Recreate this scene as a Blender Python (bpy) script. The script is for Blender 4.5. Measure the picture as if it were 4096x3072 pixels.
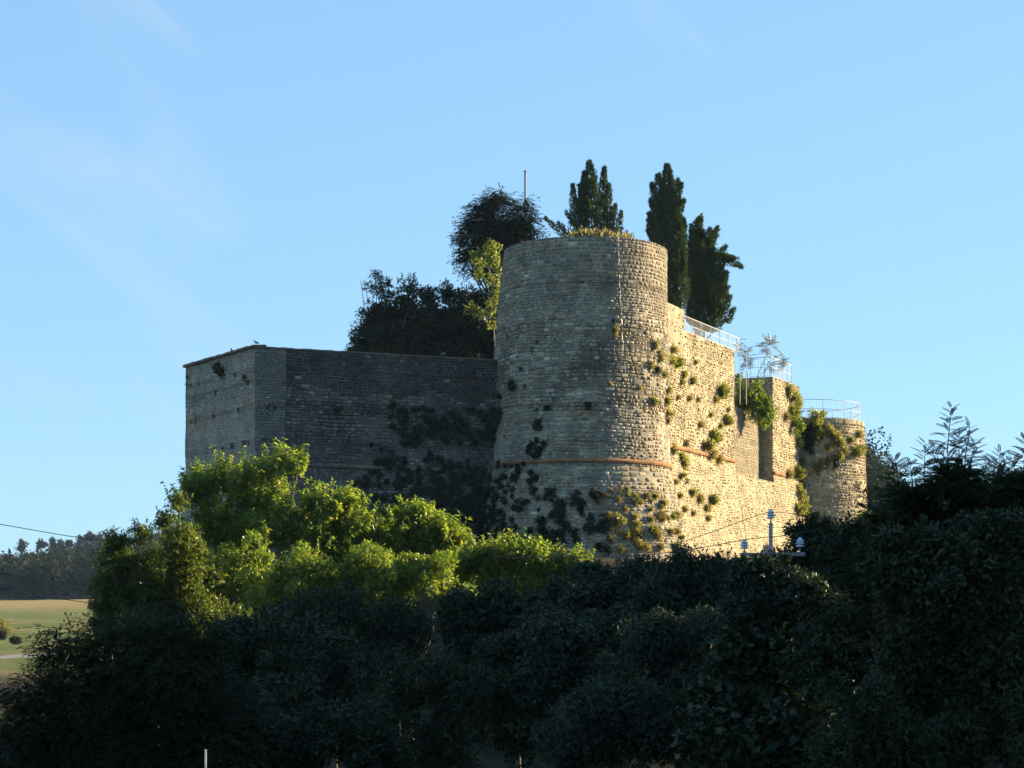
import bpy, bmesh, math, random
import numpy as np
from mathutils import Vector, Matrix, noise
from mathutils.bvhtree import BVHTree

for o in list(bpy.data.objects):
    bpy.data.objects.remove(o)
SC = bpy.context.scene
COL = SC.collection

# ------------------------------------------------------------------ camera
# photograph 4096 x 3072; level camera with a raised lens (verticals stay vertical)
F, CX, HY = 8250.0, 2048.0, 2555.0          # focal length in photo pixels, centre column, horizon row
cam_d = bpy.data.cameras.new('camera')
cam_d.sensor_width = 36.0
cam_d.lens = 36.0 * F / 4096.0
cam_d.shift_y = (HY - 1536.0) / 4096.0
cam_d.clip_start = 0.5
cam_d.clip_end = 9000
cam = bpy.data.objects.new('camera', cam_d)
COL.objects.link(cam)
cam.rotation_euler = (math.radians(90), 0, 0)   # eye is the origin, looking along +Y
SC.camera = cam

# ------------------------------------------------------------------ sky and sun
SUN_AZ = math.radians(68.5)      # from +Y towards +X
SUN_EL = math.radians(17.0)
world = bpy.data.worlds.new('World')
SC.world = world
world.use_nodes = True
wn, wl = world.node_tree.nodes, world.node_tree.links
wn.clear()
w_out = wn.new('ShaderNodeOutputWorld')
w_bg = wn.new('ShaderNodeBackground')
sky = wn.new('ShaderNodeTexSky')
sky.sky_type = 'NISHITA'
sky.sun_disc = False
sky.sun_elevation = SUN_EL
sky.sun_rotation = SUN_AZ
sky.altitude = 300
sky.air_density = 1.0
sky.dust_density = 0.15
sky.ozone_density = 3.0
w_bg.inputs['Strength'].default_value = 0.06
# thin cirrus streaks all over the sky
tc = wn.new('ShaderNodeTexCoord')
mp = wn.new('ShaderNodeMapping')
mp.inputs['Rotation'].default_value = (0, math.radians(-38), 0)
mp2 = wn.new('ShaderNodeMapping')
mp2.inputs['Scale'].default_value = (2.0, 2.0, 9.0)
mp2.inputs['Location'].default_value = (7.86, 6.98, 2.31)
wl.new(mp.outputs[0], mp2.inputs['Vector'])
ns = wn.new('ShaderNodeTexNoise')
ns.inputs['Scale'].default_value = 1.7
ns.inputs['Detail'].default_value = 5
ns.inputs['Roughness'].default_value = 0.55
ns.inputs['Distortion'].default_value = 0.6
rp = wn.new('ShaderNodeValToRGB')
rp.color_ramp.elements[0].position = 0.54
rp.color_ramp.elements[0].color = (0, 0, 0, 1)
rp.color_ramp.elements[1].position = 0.72
rp.color_ramp.elements[1].color = (0.4, 0.4, 0.4, 1)
mx = wn.new('ShaderNodeMix')
mx.data_type = 'RGBA'
mx.inputs[7].default_value = (2.9, 3.5, 4.1, 1)
wl.new(tc.outputs['Generated'], mp.inputs['Vector'])
wl.new(mp2.outputs[0], ns.inputs['Vector'])
wl.new(ns.outputs['Fac'], rp.inputs[0])
wl.new(rp.outputs[0], mx.inputs[0])
gm = wn.new('ShaderNodeGamma')          # softens the sky's own gradient, everywhere alike
gm.inputs['Gamma'].default_value = 0.4
tn = wn.new('ShaderNodeMix')
tn.data_type = 'RGBA'
tn.blend_type = 'MULTIPLY'
tn.inputs[0].default_value = 1.0
tn.inputs[7].default_value = (1.30, 1.97, 2.55, 1)
wl.new(sky.outputs[0], gm.inputs['Color'])
wl.new(gm.outputs[0], tn.inputs[6])
wl.new(tn.outputs[2], mx.inputs[6])
wl.new(mx.outputs[2], w_bg.inputs['Color'])
wl.new(w_bg.outputs[0], w_out.inputs['Surface'])

sun_d = bpy.data.lights.new('sun', 'SUN')
sun_d.energy = 5.0
sun_d.angle = math.radians(0.5)
sun_d.color = (1.0, 0.775, 0.47)
sun = bpy.data.objects.new('sun', sun_d)
COL.objects.link(sun)
to_sun = Vector((math.sin(SUN_AZ) * math.cos(SUN_EL), math.cos(SUN_AZ) * math.cos(SUN_EL), math.sin(SUN_EL)))
sun.rotation_euler = to_sun.to_track_quat('Z', 'Y').to_euler()
sun.location = (60, 0, 60)

SC.view_settings.view_transform = 'Standard'
SC.view_settings.look = 'None'
SC.view_settings.exposure = 1.9
SC.view_settings.gamma = 1.0
SC.cycles.max_bounces = 6
SC.cycles.diffuse_bounces = 3
SC.cycles.transmission_bounces = 4
SC.view_settings.use_curve_mapping = False

# ------------------------------------------------------------------ helpers
def P(px, py, Y):
    return Vector(((px - CX) / F * Y, Y, (HY - py) / F * Y))

def tag(o, label=None, cat=None, group=None, kind=None):
    if label: o['label'] = label
    if cat: o['category'] = cat
    if group: o['group'] = group
    if kind: o['kind'] = kind
    return o

def empty(name, loc):
    o = bpy.data.objects.new(name, None)
    o.empty_display_size = 0.3
    o.location = loc
    COL.objects.link(o)
    return o

def link(name, me, parent=None, loc=(0, 0, 0)):
    """object with its mesh in world space, moved so that its origin is at loc"""
    o = bpy.data.objects.new(name, me)
    COL.objects.link(o)
    loc = Vector(loc)
    if loc.length:
        n = len(me.vertices)
        co = np.empty(n * 3, np.float32)
        me.vertices.foreach_get('co', co)
        co = co.reshape(-1, 3) - np.array(loc, np.float32)
        me.vertices.foreach_set('co', co.ravel())
    if parent:
        o.parent = parent
        o.location = loc - parent.location
    else:
        o.location = loc
    return o

def pymesh(verts, faces, mat=None, cols=None, smooth=False):
    me = bpy.data.meshes.new('mesh')
    me.from_pydata([tuple(v) for v in verts], [], faces)
    if cols is not None:
        a = me.color_attributes.new('Col', 'FLOAT_COLOR', 'POINT')
        a.data.foreach_set('color', np.asarray(cols, np.float32).ravel())
    if mat: me.materials.append(mat)
    if smooth:
        me.polygons.foreach_set('use_smooth', [True] * len(me.polygons))
    me.update()
    return me

def npmesh(v, f, mat=None, cols=None, smooth=False):
    me = bpy.data.meshes.new('mesh')
    k = f.shape[1]
    me.vertices.add(len(v))
    me.vertices.foreach_set('co', np.ascontiguousarray(v, np.float32).ravel())
    me.loops.add(f.size)
    me.loops.foreach_set('vertex_index', np.ascontiguousarray(f, np.int32).ravel())
    me.polygons.add(len(f))
    me.polygons.foreach_set('loop_start', np.arange(0, f.size, k, dtype=np.int32))
    me.update(calc_edges=True)
    if cols is not None:
        a = me.color_attributes.new('Col', 'FLOAT_COLOR', 'POINT')
        a.data.foreach_set('color', np.ascontiguousarray(cols, np.float32).ravel())
    if mat: me.materials.append(mat)
    if smooth:
        me.polygons.foreach_set('use_smooth', np.ones(len(f), bool))
    return me

class MB:
    """collects simple solids into one mesh"""
    def __init__(s): s.v, s.f = [], []
    def add(s, vs, fs):
        b = len(s.v)
        s.v += [tuple(v) for v in vs]
        s.f += [tuple(i + b for i in f) for f in fs]
        return s
    def box(s, c, ax, ay, az):
        """centre and three half-axis vectors"""
        c, ax, ay, az = Vector(c), Vector(ax), Vector(ay), Vector(az)
        vs = [c + ax * i + ay * j + az * k for i in (-1, 1) for j in (-1, 1) for k in (-1, 1)]
        return s.add(vs, [(0, 1, 3, 2), (4, 6, 7, 5), (0, 4, 5, 1), (2, 3, 7, 6), (0, 2, 6, 4), (1, 5, 7, 3)])
    def tube(s, pts, rad, n=6, caps=True):
        pts = [Vector(p) for p in pts]
        rs = rad if hasattr(rad, '__len__') else [rad] * len(pts)
        b = len(s.v)
        for i, p in enumerate(pts):
            t = (pts[min(i + 1, len(pts) - 1)] - pts[max(i - 1, 0)])
            if t.length < 1e-9: t = Vector((0, 0, 1))
            t.normalize()
            a = t.cross(Vector((0, 0, 1)))
            if a.length < 0.05: a = t.cross(Vector((1, 0, 0)))
            a.normalize()
            c = t.cross(a)
            for k in range(n):
                an = 2 * math.pi * k / n
                s.v.append(tuple(p + (a * math.cos(an) + c * math.sin(an)) * rs[i]))
        for i in range(len(pts) - 1):
            for k in range(n):
                k2 = (k + 1) % n
                s.f.append((b + i * n + k, b + i * n + k2, b + (i + 1) * n + k2, b + (i + 1) * n + k))
        if caps:
            s.f.append(tuple(b + k for k in range(n))[::-1])
            s.f.append(tuple(b + (len(pts) - 1) * n + k for k in range(n)))
        return s
    def lathe(s, base, prof, n=10):
        """profile of (radius, z) above base"""
        base = Vector(base)
        b = len(s.v)
        for r, z in prof:
            for k in range(n):
                an = 2 * math.pi * k / n
                s.v.append((base.x + r * math.cos(an), base.y + r * math.sin(an), base.z + z))
        for i in range(len(prof) - 1):
            for k in range(n):
                k2 = (k + 1) % n
                s.f.append((b + i * n + k, b + i * n + k2, b + (i + 1) * n + k2, b + (i + 1) * n + k))
        s.f.append(tuple(b + k for k in range(n))[::-1])
        s.f.append(tuple(b + (len(prof) - 1) * n + k for k in range(n)))
        return s
    def build(s, name, mat, parent=None, loc=(0, 0, 0), smooth=False):
        return link(name, pymesh(s.v, s.f, mat, smooth=smooth), parent, loc)

# ------------------------------------------------------------------ materials
def new_mat(name):
    m = bpy.data.materials.new(name)
    m.use_nodes = True
    n, l = m.node_tree.nodes, m.node_tree.links
    return m, n, l, n['Principled BSDF']

def mixnode(n, l, a, b, fac, mode='MULTIPLY'):
    x = n.new('ShaderNodeMix')
    x.data_type = 'RGBA'
    x.blend_type = mode
    for sock, val in ((6, a), (7, b), (0, fac)):
        if hasattr(val, 'type') and not isinstance(val, (tuple, list, float, int)):
            l.new(val, x.inputs[sock])
        else:
            x.inputs[sock].default_value = val
    return x.outputs[2]

def noise_ramp(n, l, scale, p0, c0, p1, c1, detail=4, rough=0.6, vec=None):
    t = n.new('ShaderNodeTexNoise')
    t.inputs['Scale'].default_value = scale
    t.inputs['Detail'].default_value = detail
    t.inputs['Roughness'].default_value = rough
    if vec is None:
        g = n.new('ShaderNodeNewGeometry')
        vec = g.outputs['Position']
    l.new(vec, t.inputs['Vector'])
    r = n.new('ShaderNodeValToRGB')
    r.color_ramp.elements[0].position = p0
    r.color_ramp.elements[0].color = (*c0, 1)
    r.color_ramp.elements[1].position = p1
    r.color_ramp.elements[1].color = (*c1, 1)
    l.new(t.outputs['Fac'], r.inputs[0])
    return r.outputs[0], t.outputs['Fac']

def stone_mat():
    m, n, l, b = new_mat('stone')
    at = n.new('ShaderNodeVertexColor'); at.layer_name = 'Col'
    c1, _ = noise_ramp(n, l, 9.0, 0.25, (0.62, 0.60, 0.58), 0.75, (1.3, 1.3, 1.28))
    c = mixnode(n, l, at.outputs[0], c1, 1.0)
    c2, _ = noise_ramp(n, l, 0.9, 0.42, (0.72, 0.73, 0.75), 0.62, (1.08, 1.06, 1.02), 5)
    c = mixnode(n, l, c, c2, 1.0)
    c3, _ = noise_ramp(n, l, 14.0, 0.62, (0, 0, 0), 0.72, (0.55, 0.55, 0.55), 3)
    c = mixnode(n, l, c, (0.42, 0.39, 0.30, 1), c3, 'MIX')
    l.new(c, b.inputs['Base Color'])
    b.inputs['Roughness'].default_value = 0.92
    b.inputs['Specular IOR Level'].default_value = 0.25
    _, h = noise_ramp(n, l, 22.0, 0, (0, 0, 0), 1, (1, 1, 1), 5, 0.7)
    bp = n.new('ShaderNodeBump')
    bp.inputs['Strength'].default_value = 0.6
    bp.inputs['Distance'].default_value = 0.03
    l.new(h, bp.inputs['Height'])
    l.new(bp.outputs[0], b.inputs['Normal'])
    return m

def mortar_mat(name, col, dark):
    m, n, l, b = new_mat(name)
    c1, _ = noise_ramp(n, l, 5.0, 0.3, tuple(x * 0.6 for x in col), 0.7, tuple(x * 1.15 for x in col), 6)
    c2, _ = noise_ramp(n, l, 0.7, 0.40, dark, 0.60, (1.05, 1.05, 1.05), 5)
    c = mixnode(n, l, c1, c2, 1.0)
    l.new(c, b.inputs['Base Color'])
    b.inputs['Roughness'].default_value = 0.95
    b.inputs['Specular IOR Level'].default_value = 0.15
    _, h = noise_ramp(n, l, 30.0, 0, (0, 0, 0), 1, (1, 1, 1), 5, 0.7)
    bp = n.new('ShaderNodeBump')
    bp.inputs['Strength'].default_value = 0.7
    bp.inputs['Distance'].default_value = 0.03
    l.new(h, bp.inputs['Height'])
    l.new(bp.outputs[0], b.inputs['Normal'])
    return m

def leaf_mat(name, trans=0.35, rough=0.45, spec=0.4):
    m, n, l, b = new_mat(name)
    at = n.new('ShaderNodeVertexColor'); at.layer_name = 'Col'
    l.new(at.outputs[0], b.inputs['Base Color'])
    b.inputs['Roughness'].default_value = rough
    b.inputs['Specular IOR Level'].default_value = spec
    t = n.new('ShaderNodeBsdfTranslucent')
    tcol = mixnode(n, l, at.outputs[0], (1.7, 1.75, 0.7, 1), 1.0)
    l.new(tcol, t.inputs['Color'])
    x = n.new('ShaderNodeMixShader')
    x.inputs[0].default_value = trans
    l.new(b.outputs[0], x.inputs[1])
    l.new(t.outputs[0], x.inputs[2])
    l.new(x.outputs[0], n['Material Output'].inputs['Surface'])
    return m

def plain_mat(name, col, rough=0.6, metal=0.0, var=0.25, scale=8.0):
    m, n, l, b = new_mat(name)
    c, _ = noise_ramp(n, l, scale, 0.3, tuple(x * (1 - var) for x in col), 0.7, tuple(min(1, x * (1 + var)) for x in col))
    l.new(c, b.inputs['Base Color'])
    b.inputs['Roughness'].default_value = rough
    b.inputs['Metallic'].default_value = metal
    return m

M_STONE = stone_mat()
M_MORT = mortar_mat('mortar_tan', (0.40, 0.345, 0.23), (0.66, 0.67, 0.68))
M_MORT_D = mortar_mat('mortar_grey', (0.20, 0.19, 0.17), (0.45, 0.47, 0.52))
M_MORT_T = mortar_mat('mortar_tower', (0.36, 0.325, 0.25), (0.5, 0.52, 0.55))
M_MORT_B = mortar_mat('mortar_pale', (0.38, 0.35, 0.29), (0.7, 0.7, 0.72))
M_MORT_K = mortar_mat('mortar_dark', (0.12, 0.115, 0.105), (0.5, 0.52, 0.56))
M_BRICK = mortar_mat('terracotta', (0.36, 0.20, 0.105), (0.7, 0.7, 0.7))
M_LEAF = leaf_mat('leaf', 0.55, 0.33, 0.6)
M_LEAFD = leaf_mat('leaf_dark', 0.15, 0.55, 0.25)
M_NEEDLE = leaf_mat('needle', 0.2, 0.7, 0.15)
M_LOCUST = leaf_mat('locust_leaf', 0.2, 0.8, 0.08)
M_GRASS = leaf_mat('grass', 0.35, 0.6, 0.2)
M_BARK = plain_mat('bark', (0.085, 0.068, 0.05), 0.9, 0, 0.5, 14)
M_BARKD = plain_mat('bark_dark', (0.03, 0.026, 0.02), 0.9, 0, 0.4, 14)
M_BARKP = plain_mat('bark_pale', (0.30, 0.27, 0.21), 0.9, 0, 0.4, 14)
M_RAIL = plain_mat('galvanised_paint', (0.48, 0.49, 0.50), 0.45, 0.2, 0.12)
M_POST = plain_mat('grey_post', (0.20, 0.19, 0.20), 0.7, 0.0, 0.15)
M_WIRE = plain_mat('wire', (0.018, 0.016, 0.018), 0.8, 0.0, 0.1)
M_WIREP = plain_mat('wire_pale', (0.5, 0.47, 0.42), 0.5, 0.3, 0.1)
M_EARTH = plain_mat('earth', (0.17, 0.14, 0.09), 0.95, 0, 0.4, 3)
M_COPING = mortar_mat('coping', (0.21, 0.155, 0.115), (0.6, 0.6, 0.62))
M_CONC = plain_mat('plaster', (0.45, 0.40, 0.34), 0.9, 0, 0.15)

# ------------------------------------------------------------------ ground
def sstep(a, b, x):
    t = np.clip((x - a) / (b - a), 0, 1)
    return t * t * (3 - 2 * t)

def hgt(x, y):
    x = np.asarray(x, float); y = np.asarray(y, float)
    near = -1.7 + (-6.3) * sstep(5, 26, y)
    far = np.interp(y, [60, 150, 180, 250, 400, 600, 640, 1000, 1150, 1600, 4000],
                    [-8, -7, -6, -2.9, 3.4, 11.2, 13.5, 33, 36, 20, 20])
    h = np.where(y < 60, near, far)
    # wooded ridge climbs towards +x
    h = h + sstep(600, 900, y) * np.clip((x + 0.215 * y) * 0.17, -12, 14)
    # castle knoll
    d = np.sqrt(((x - 4) / 27) ** 2 + ((y - 143) / 29) ** 2)
    k = 1 - sstep(0.85, 1.4, d)
    h = h * (1 - k) + 4.6 * k
    # wooded hill behind the far tower
    d2 = np.sqrt(((x - 58) / 34) ** 2 + ((y - 410) / 110) ** 2)
    h = h + 29 * (1 - sstep(0.15, 1.0, d2))
    # unseen slope on the sunward side, added to shade the foreground
    s = 0.927 * x + 0.375 * y
    q = -0.375 * x + 0.927 * y
    b = sstep(40, 60, s) * (1 - sstep(95, 150, s)) * sstep(-60, 0, q) * (1 - sstep(70, 100, q))
    h = h + 17 * b
    # small unevenness
    h = h + 0.25 * np.sin(x * 0.31 + y * 0.17) + 0.2 * np.sin(y * 0.43 - x * 0.12)
    return h

def H(x, y): return float(hgt(x, y))

def field_mat():
    m, n, l, b = new_mat('ground')
    g = n.new('ShaderNodeNewGeometry')
    sx = n.new('ShaderNodeSeparateXYZ')
    l.new(g.outputs['Position'], sx.inputs[0])
    green, _ = noise_ramp(n, l, 0.25, 0.35, (0.085, 0.11, 0.035), 0.65, (0.13, 0.155, 0.05), 8, 0.75)
    straw, _ = noise_ramp(n, l, 0.5, 0.35, (0.21, 0.16, 0.075), 0.65, (0.29, 0.235, 0.11), 6)
    earth, _ = noise_ramp(n, l, 1.2, 0.35, (0.035, 0.035, 0.018), 0.65, (0.07, 0.062, 0.035), 6)
    def band(a, bb):
        r = n.new('ShaderNodeMapRange')
        r.inputs['From Min'].default_value = a
        r.inputs['From Max'].default_value = bb
        l.new(sx.outputs['Y'], r.inputs['Value'])
        return r.outputs[0]
    pt, _ = noise_ramp(n, l, 0.05, 0.48, (0, 0, 0), 0.62, (0.7, 0.7, 0.7), 5)
    c = mixnode(n, l, green, straw, pt, 'MIX')
    c = mixnode(n, l, earth, c, band(205, 245), 'MIX')
    c = mixnode(n, l, c, straw, band(455, 545), 'MIX')
    c = mixnode(n, l, c, (0.03, 0.04, 0.02, 1), band(600, 606), 'MIX')
    l.new(c, b.inputs['Base Color'])
    b.inputs['Roughness'].default_value = 0.95
    b.inputs['Specular IOR Level'].default_value = 0.1
    _, h = noise_ramp(n, l, 1.5, 0, (0, 0, 0), 1, (1, 1, 1), 8, 0.8)
    bp = n.new('ShaderNodeBump')
    bp.inputs['Strength'].default_value = 1.0
    bp.inputs['Distance'].default_value = 0.5
    l.new(h, bp.inputs['Height'])
    l.new(bp.outputs[0], b.inputs['Normal'])
    return m

gx = np.concatenate([-np.geomspace(4000, 92, 40), np.linspace(-90, 90, 91), np.geomspace(92, 4000, 40)])
gy = np.concatenate([np.linspace(-60, 200, 131), np.geomspace(203, 5000, 90)])
GX, GY = np.meshgrid(gx, gy)
GZ = hgt(GX, GY)
gv = np.stack([GX, GY, GZ], -1).reshape(-1, 3)
nx_, ny_ = len(gx), len(gy)
ii = (np.arange(ny_ - 1)[:, None] * nx_ + np.arange(nx_ - 1)[None]).ravel()
gf = np.stack([ii, ii + 1, ii + 1 + nx_, ii + nx_], -1)
tag(link('ground', npmesh(gv, gf, field_mat(), smooth=True)), kind='structure')

# farm track across the field
ry = 262.0
rv, rf = [], []
for i, x in enumerate(np.linspace(-160, -20, 50)):
    yy = ry + 3 * math.sin(x * 0.05)
    for dy in (-2.2, 2.2):
        rv.append((x, yy + dy, H(x, yy + dy) + 0.06))
    if i: rf.append((2 * i - 2, 2 * i, 2 * i + 1, 2 * i - 1))
tag(link('farm_track', pymesh(rv, rf, plain_mat('track', (0.21, 0.19, 0.17), 0.95, 0, 0.2, 2))), kind='structure')

# ------------------------------------------------------------------ masonry
R = random.Random(7)

class Plane:
    def __init__(s, o, d, nrm, zc=None, batter=0.0, seed=0.0, mitre=0.0):
        s.mitre = mitre
        s.o, s.d, s.n = Vector((o[0], o[1], 0)), Vector((d[0], d[1], 0)).normalized(), Vector((nrm[0], nrm[1], 0)).normalized()
        s.zc, s.b, s.seed = zc, batter, seed
    def __call__(s, u, z, d):
        off = d
        if s.zc is not None and z < s.zc:
            e = (s.zc - z) * s.b
            off += e
            if s.mitre and u < 1.9: u -= e * s.mitre * (1.9 - max(u, 0)) / 1.9
        off += 0.07 * noise.noise(Vector((u * 0.45 + s.seed, z * 0.45, s.seed)))
        p = s.o + s.d * u + s.n * off
        return (p.x, p.y, z)
    def uv(s, px, py):
        r = Vector(((px - CX) / F, 1, 0))
        # o + d u = r t
        den = s.d.x * (-r.y) + s.d.y * r.x
        t = (s.o.x * s.d.y - s.o.y * s.d.x) / (r.x * s.d.y - r.y * s.d.x)
        p = r * t
        return (p - s.o).dot(s.d), (HY - py) / F * t
    def uscale(s): return 1.0

class Round:
    """prof: list of (z, cx, cy, R) falling z; u is the arc length at R of the top, 0 towards -Y, positive to +X"""
    def __init__(s, prof, seed=0.0):
        s.prof = sorted(prof)
        s.seed = seed
        s.R0 = s.prof[-1][3]
    def at(s, z):
        zz = [p[0] for p in s.prof]
        return [float(np.interp(z, zz, [p[k] for p in s.prof])) for k in (1, 2, 3)]
    def __call__(s, u, z, d):
        cx, cy, r = s.at(z)
        a = u / s.R0
        r += d + 0.07 * noise.noise(Vector((u * 0.45 + s.seed, z * 0.45, s.seed)))
        return (cx + r * math.sin(a), cy - r * math.cos(a), z)
    def uv(s, px, py):
        cx, cy, r = s.at((HY - py) / F * (s.prof[0][2] - s.R0))
        Y = cy - r
        for _ in range(6):
            z = (HY - py) / F * Y
            cx, cy, r = s.at(z)
            sa = max(-1, min(1, ((px - CX) / F * Y - cx) / r))
            Y = cy - r * math.cos(math.asin(sa))
        return math.asin(sa) * s.R0, z

class Masonry:
    def __init__(s, name, label, cat, loc, mortar, group=None):
        s.root = tag(empty(name, loc), label, cat, group)
        s.v, s.f = [], []
        s.stones = []
        s.mortar = mortar
        s.hole_boxes = []
    def quad(s, a, b, c, d):
        k = len(s.v)
        s.v += [a, b, c, d]
        s.f.append((k, k + 1, k + 2, k + 3))
    def grid(s, surf, us, zs, skip, d=0.0):
        k = len(s.v)
        for z in zs:
            for u in us: s.v.append(surf(u, z, d))
        n = len(us)
        for j in range(len(zs) - 1):
            for i in range(n - 1):
                uc, zc = (us[i] + us[i + 1]) / 2, (zs[j] + zs[j + 1]) / 2
                if any(h[0] < uc < h[1] and h[2] < zc < h[3] for h in skip): continue
                s.f.append((k + j * n + i, k + j * n + i + 1, k + (j + 1) * n + i + 1, k + (j + 1) * n + i))
    def face(s, surf, u0, u1, z0, z1, holes=(), course=(0.17, 0.27), aspect=(0.9, 2.2), gap=0.02, prot=(0.015, 0.06),
             col=None, skip_stones=None, seed=1, cap_depth=0.0, step=0.5, warp=0.11):
        rng = random.Random(seed)
        hs = [h for h in holes if h[1] > u0 and h[0] < u1]
        us = list(np.linspace(u0, u1, max(2, int((u1 - u0) / step) + 1)))
        zs = list(np.linspace(z0, z1, max(2, int((z1 - z0) / step) + 1)))
        for h in hs:
            us += [h[0], h[1]]; zs += [h[2], h[3]]
        us = sorted(set(round(x, 4) for x in us)); zs = sorted(set(round(x, 4) for x in zs))
        s.grid(surf, us, zs, hs)
        for h in hs:
            q = lambda u, z, d: surf(u, z, d)
            a, b, c, e = (h[0], h[2]), (h[1], h[2]), (h[1], h[3]), (h[0], h[3])
            dd = -0.55
            for p1, p2 in ((a, b), (b, c), (c, e), (e, a)):
                s.quad(q(*p1, 0), q(*p2, 0), q(*p2, dd), q(*p1, dd))
            s.quad(q(*a, dd), q(*b, dd), q(*c, dd), q(*e, dd))
        if cap_depth:
            n = len(us)
            k = len(s.v)
            for d in (0, -cap_depth):
                for u in us: s.v.append(surf(u, z1 if d == 0 else z1 - 0.004, d))
            for i in range(n - 1): s.f.append((k + i, k + i + 1, k + n + i + 1, k + n + i))
            k = len(s.v)
            for z in (z1 - 0.004, z0):
                for u in us: s.v.append(surf(u, z, -cap_depth))
            for i in range(n - 1): s.f.append((k + i, k + i + 1, k + n + i + 1, k + n + i))
            for u in (u0, u1):
                s.quad(surf(u, z0, 0), surf(u, z1, 0), surf(u, z1, -cap_depth), surf(u, z0, -cap_depth))
        # courses of single stones
        z = z0
        while z < z1 - 0.04:
            ch = rng.uniform(*course)
            if z + ch > z1 - 0.07: ch = z1 - z
            u = u0
            off = rng.uniform(0, 9)
            while u < u1 - 0.03:
                w = ch * rng.uniform(*aspect)
                if rng.random() < 0.12: w *= 0.5
                if u + w > u1 - 0.1: w = u1 - u
                wz = warp * noise.noise(Vector((u * 0.55, z * 0.55, seed * 0.37))) * min(1, (z - z0) * 2, (z1 - z) * 2)
                a0, a1 = u + gap * rng.uniform(0.2, 1), u + w - gap * rng.uniform(0.2, 1)
                b0, b1 = z + gap * rng.uniform(0.2, 1) + wz, z + ch - gap * rng.uniform(0.2, 1) + wz
                if z + ch >= z1 - 0.001: b1 = z1
                parts = [(a0, a1, b0, b1)]
                if ch > 0.2 and rng.random() < 0.16:          # two thin stones in one course
                    m = b0 + (b1 - b0) * rng.uniform(0.4, 0.6)
                    parts = [(a0, a1, b0, m - gap / 2), (a0, a1, m + gap / 2, b1)]
                for (p0, p1, r0, r1) in parts:
                    if p1 - p0 < 0.03 or r1 - r0 < 0.03: continue
                    if any(h[0] - 0.02 < p1 and h[1] + 0.02 > p0 and h[2] - 0.02 < r1 and h[3] + 0.02 > r0 for h in hs): continue
                    if skip_stones and skip_stones((p0 + p1) / 2, (r0 + r1) / 2, rng): continue
                    s.stone(surf, p0, p1, r0, r1, rng, prot, col, warp)
                u += w
            z += ch
    def stone(s, surf, a0, a1, b0, b1, rng, prot, col, rough=0.05):
        w, h = a1 - a0, b1 - b0
        m = min(w, h)
        cu, cz = (a0 + a1) / 2, (b0 + b1) / 2
        ring = []
        for (su, sz) in ((-1, -1), (1, -1), (1, 1), (-1, 1)):
            c1, c2 = m * rng.uniform(0.08, 0.30), m * rng.uniform(0.08, 0.30)
            u_, z_ = cu + su * w / 2, cz + sz * h / 2
            pu, pz = (u_ - su * c1, z_), (u_, z_ - sz * c2)
            ring += [pu, pz] if su * sz < 0 else [pz, pu]
        k = rough * 4
        ro = rng.uniform(-0.16, 0.16) * k                 # rubble: each stone sits a little askew
        sk = 1 - abs(rng.gauss(0, 0.10)) * k
        ring = [(cu + (p[0] - cu) * sk - (p[1] - cz) * ro, cz + (p[1] - cz) * sk + (p[0] - cu) * ro * min(1, h / w)) for p in ring]
        d = rng.uniform(*prot)
        tu, tz = rng.uniform(-0.25, 0.25) * d / max(w, .1), rng.uniform(-0.25, 0.25) * d / max(h, .1)
        ins = rng.uniform(0.10, 0.2) * m
        vs = [surf(p[0], p[1], -0.02) for p in ring]
        for p in ring:
            du, dz = p[0] - cu, p[1] - cz
            ku, kz = 1 - 2 * ins / w, 1 - 2 * ins / h
            vs.append(surf(cu + du * ku, cz + dz * kz, d + tu * du + tz * dz))
        vs.append(surf(cu, cz, d + m * 0.03))
        fs = [(i, (i + 1) % 8, 8 + (i + 1) % 8, 8 + i) for i in range(8)] + [(8 + i, 8 + (i + 1) % 8, 16) for i in range(8)]
        c = col(cu, cz, rng) if col else (0.35, 0.3, 0.2)
        # apparent size
        p = Vector(vs[16])
        nrm = (Vector(vs[10]) - Vector(vs[8])).cross(Vector(vs[12]) - Vector(vs[8]))
        nrm.normalize()
        vis = abs(nrm.dot(p.normalized())) * w * h / p.length_squared
        if nrm.dot(Vector(surf(cu, cz, 1)) - Vector(surf(cu, cz, 0))) < 0: nrm.negate()
        if nrm.dot(p) > 0: vis = 0
        if p.z < 5.2: vis *= 0.01
        s.stones.append((vis, vs, fs, c))
    def finish(s, n_parts=300):
        link('mortar_core', pymesh(s.v, s.f, s.mortar), s.root, s.root.location)
        s.stones.sort(key=lambda t: -t[0])
        for vis, vs, fs, c in s.stones[:n_parts]:
            me = pymesh(vs, fs, M_STONE, [(*c, 1)] * 17)
            link('stone', me, s.root, vs[16])
        rest = s.stones[n_parts:]
        if rest:
            v = np.array([t[1] for t in rest], np.float32).reshape(-1, 3)
            cc = np.repeat(np.array([(*t[3], 1) for t in rest], np.float32), 17, 0)
            tri = []
            for f in rest[0][2]:
                tri.append(f[:3])
                if len(f) == 4: tri.append((f[0], f[2], f[3]))
            tri = np.array(tri)
            f = (tri[None] + (np.arange(len(rest)) * 17)[:, None, None]).reshape(-1, 3)
            o = link('stones', npmesh(v, f, M_STONE, cc), s.root, s.root.location)
            o['kind'] = 'stuff'
        s.bvh = BVHTree.FromPolygons([Vector(v) for v in s.v], s.f)

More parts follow.
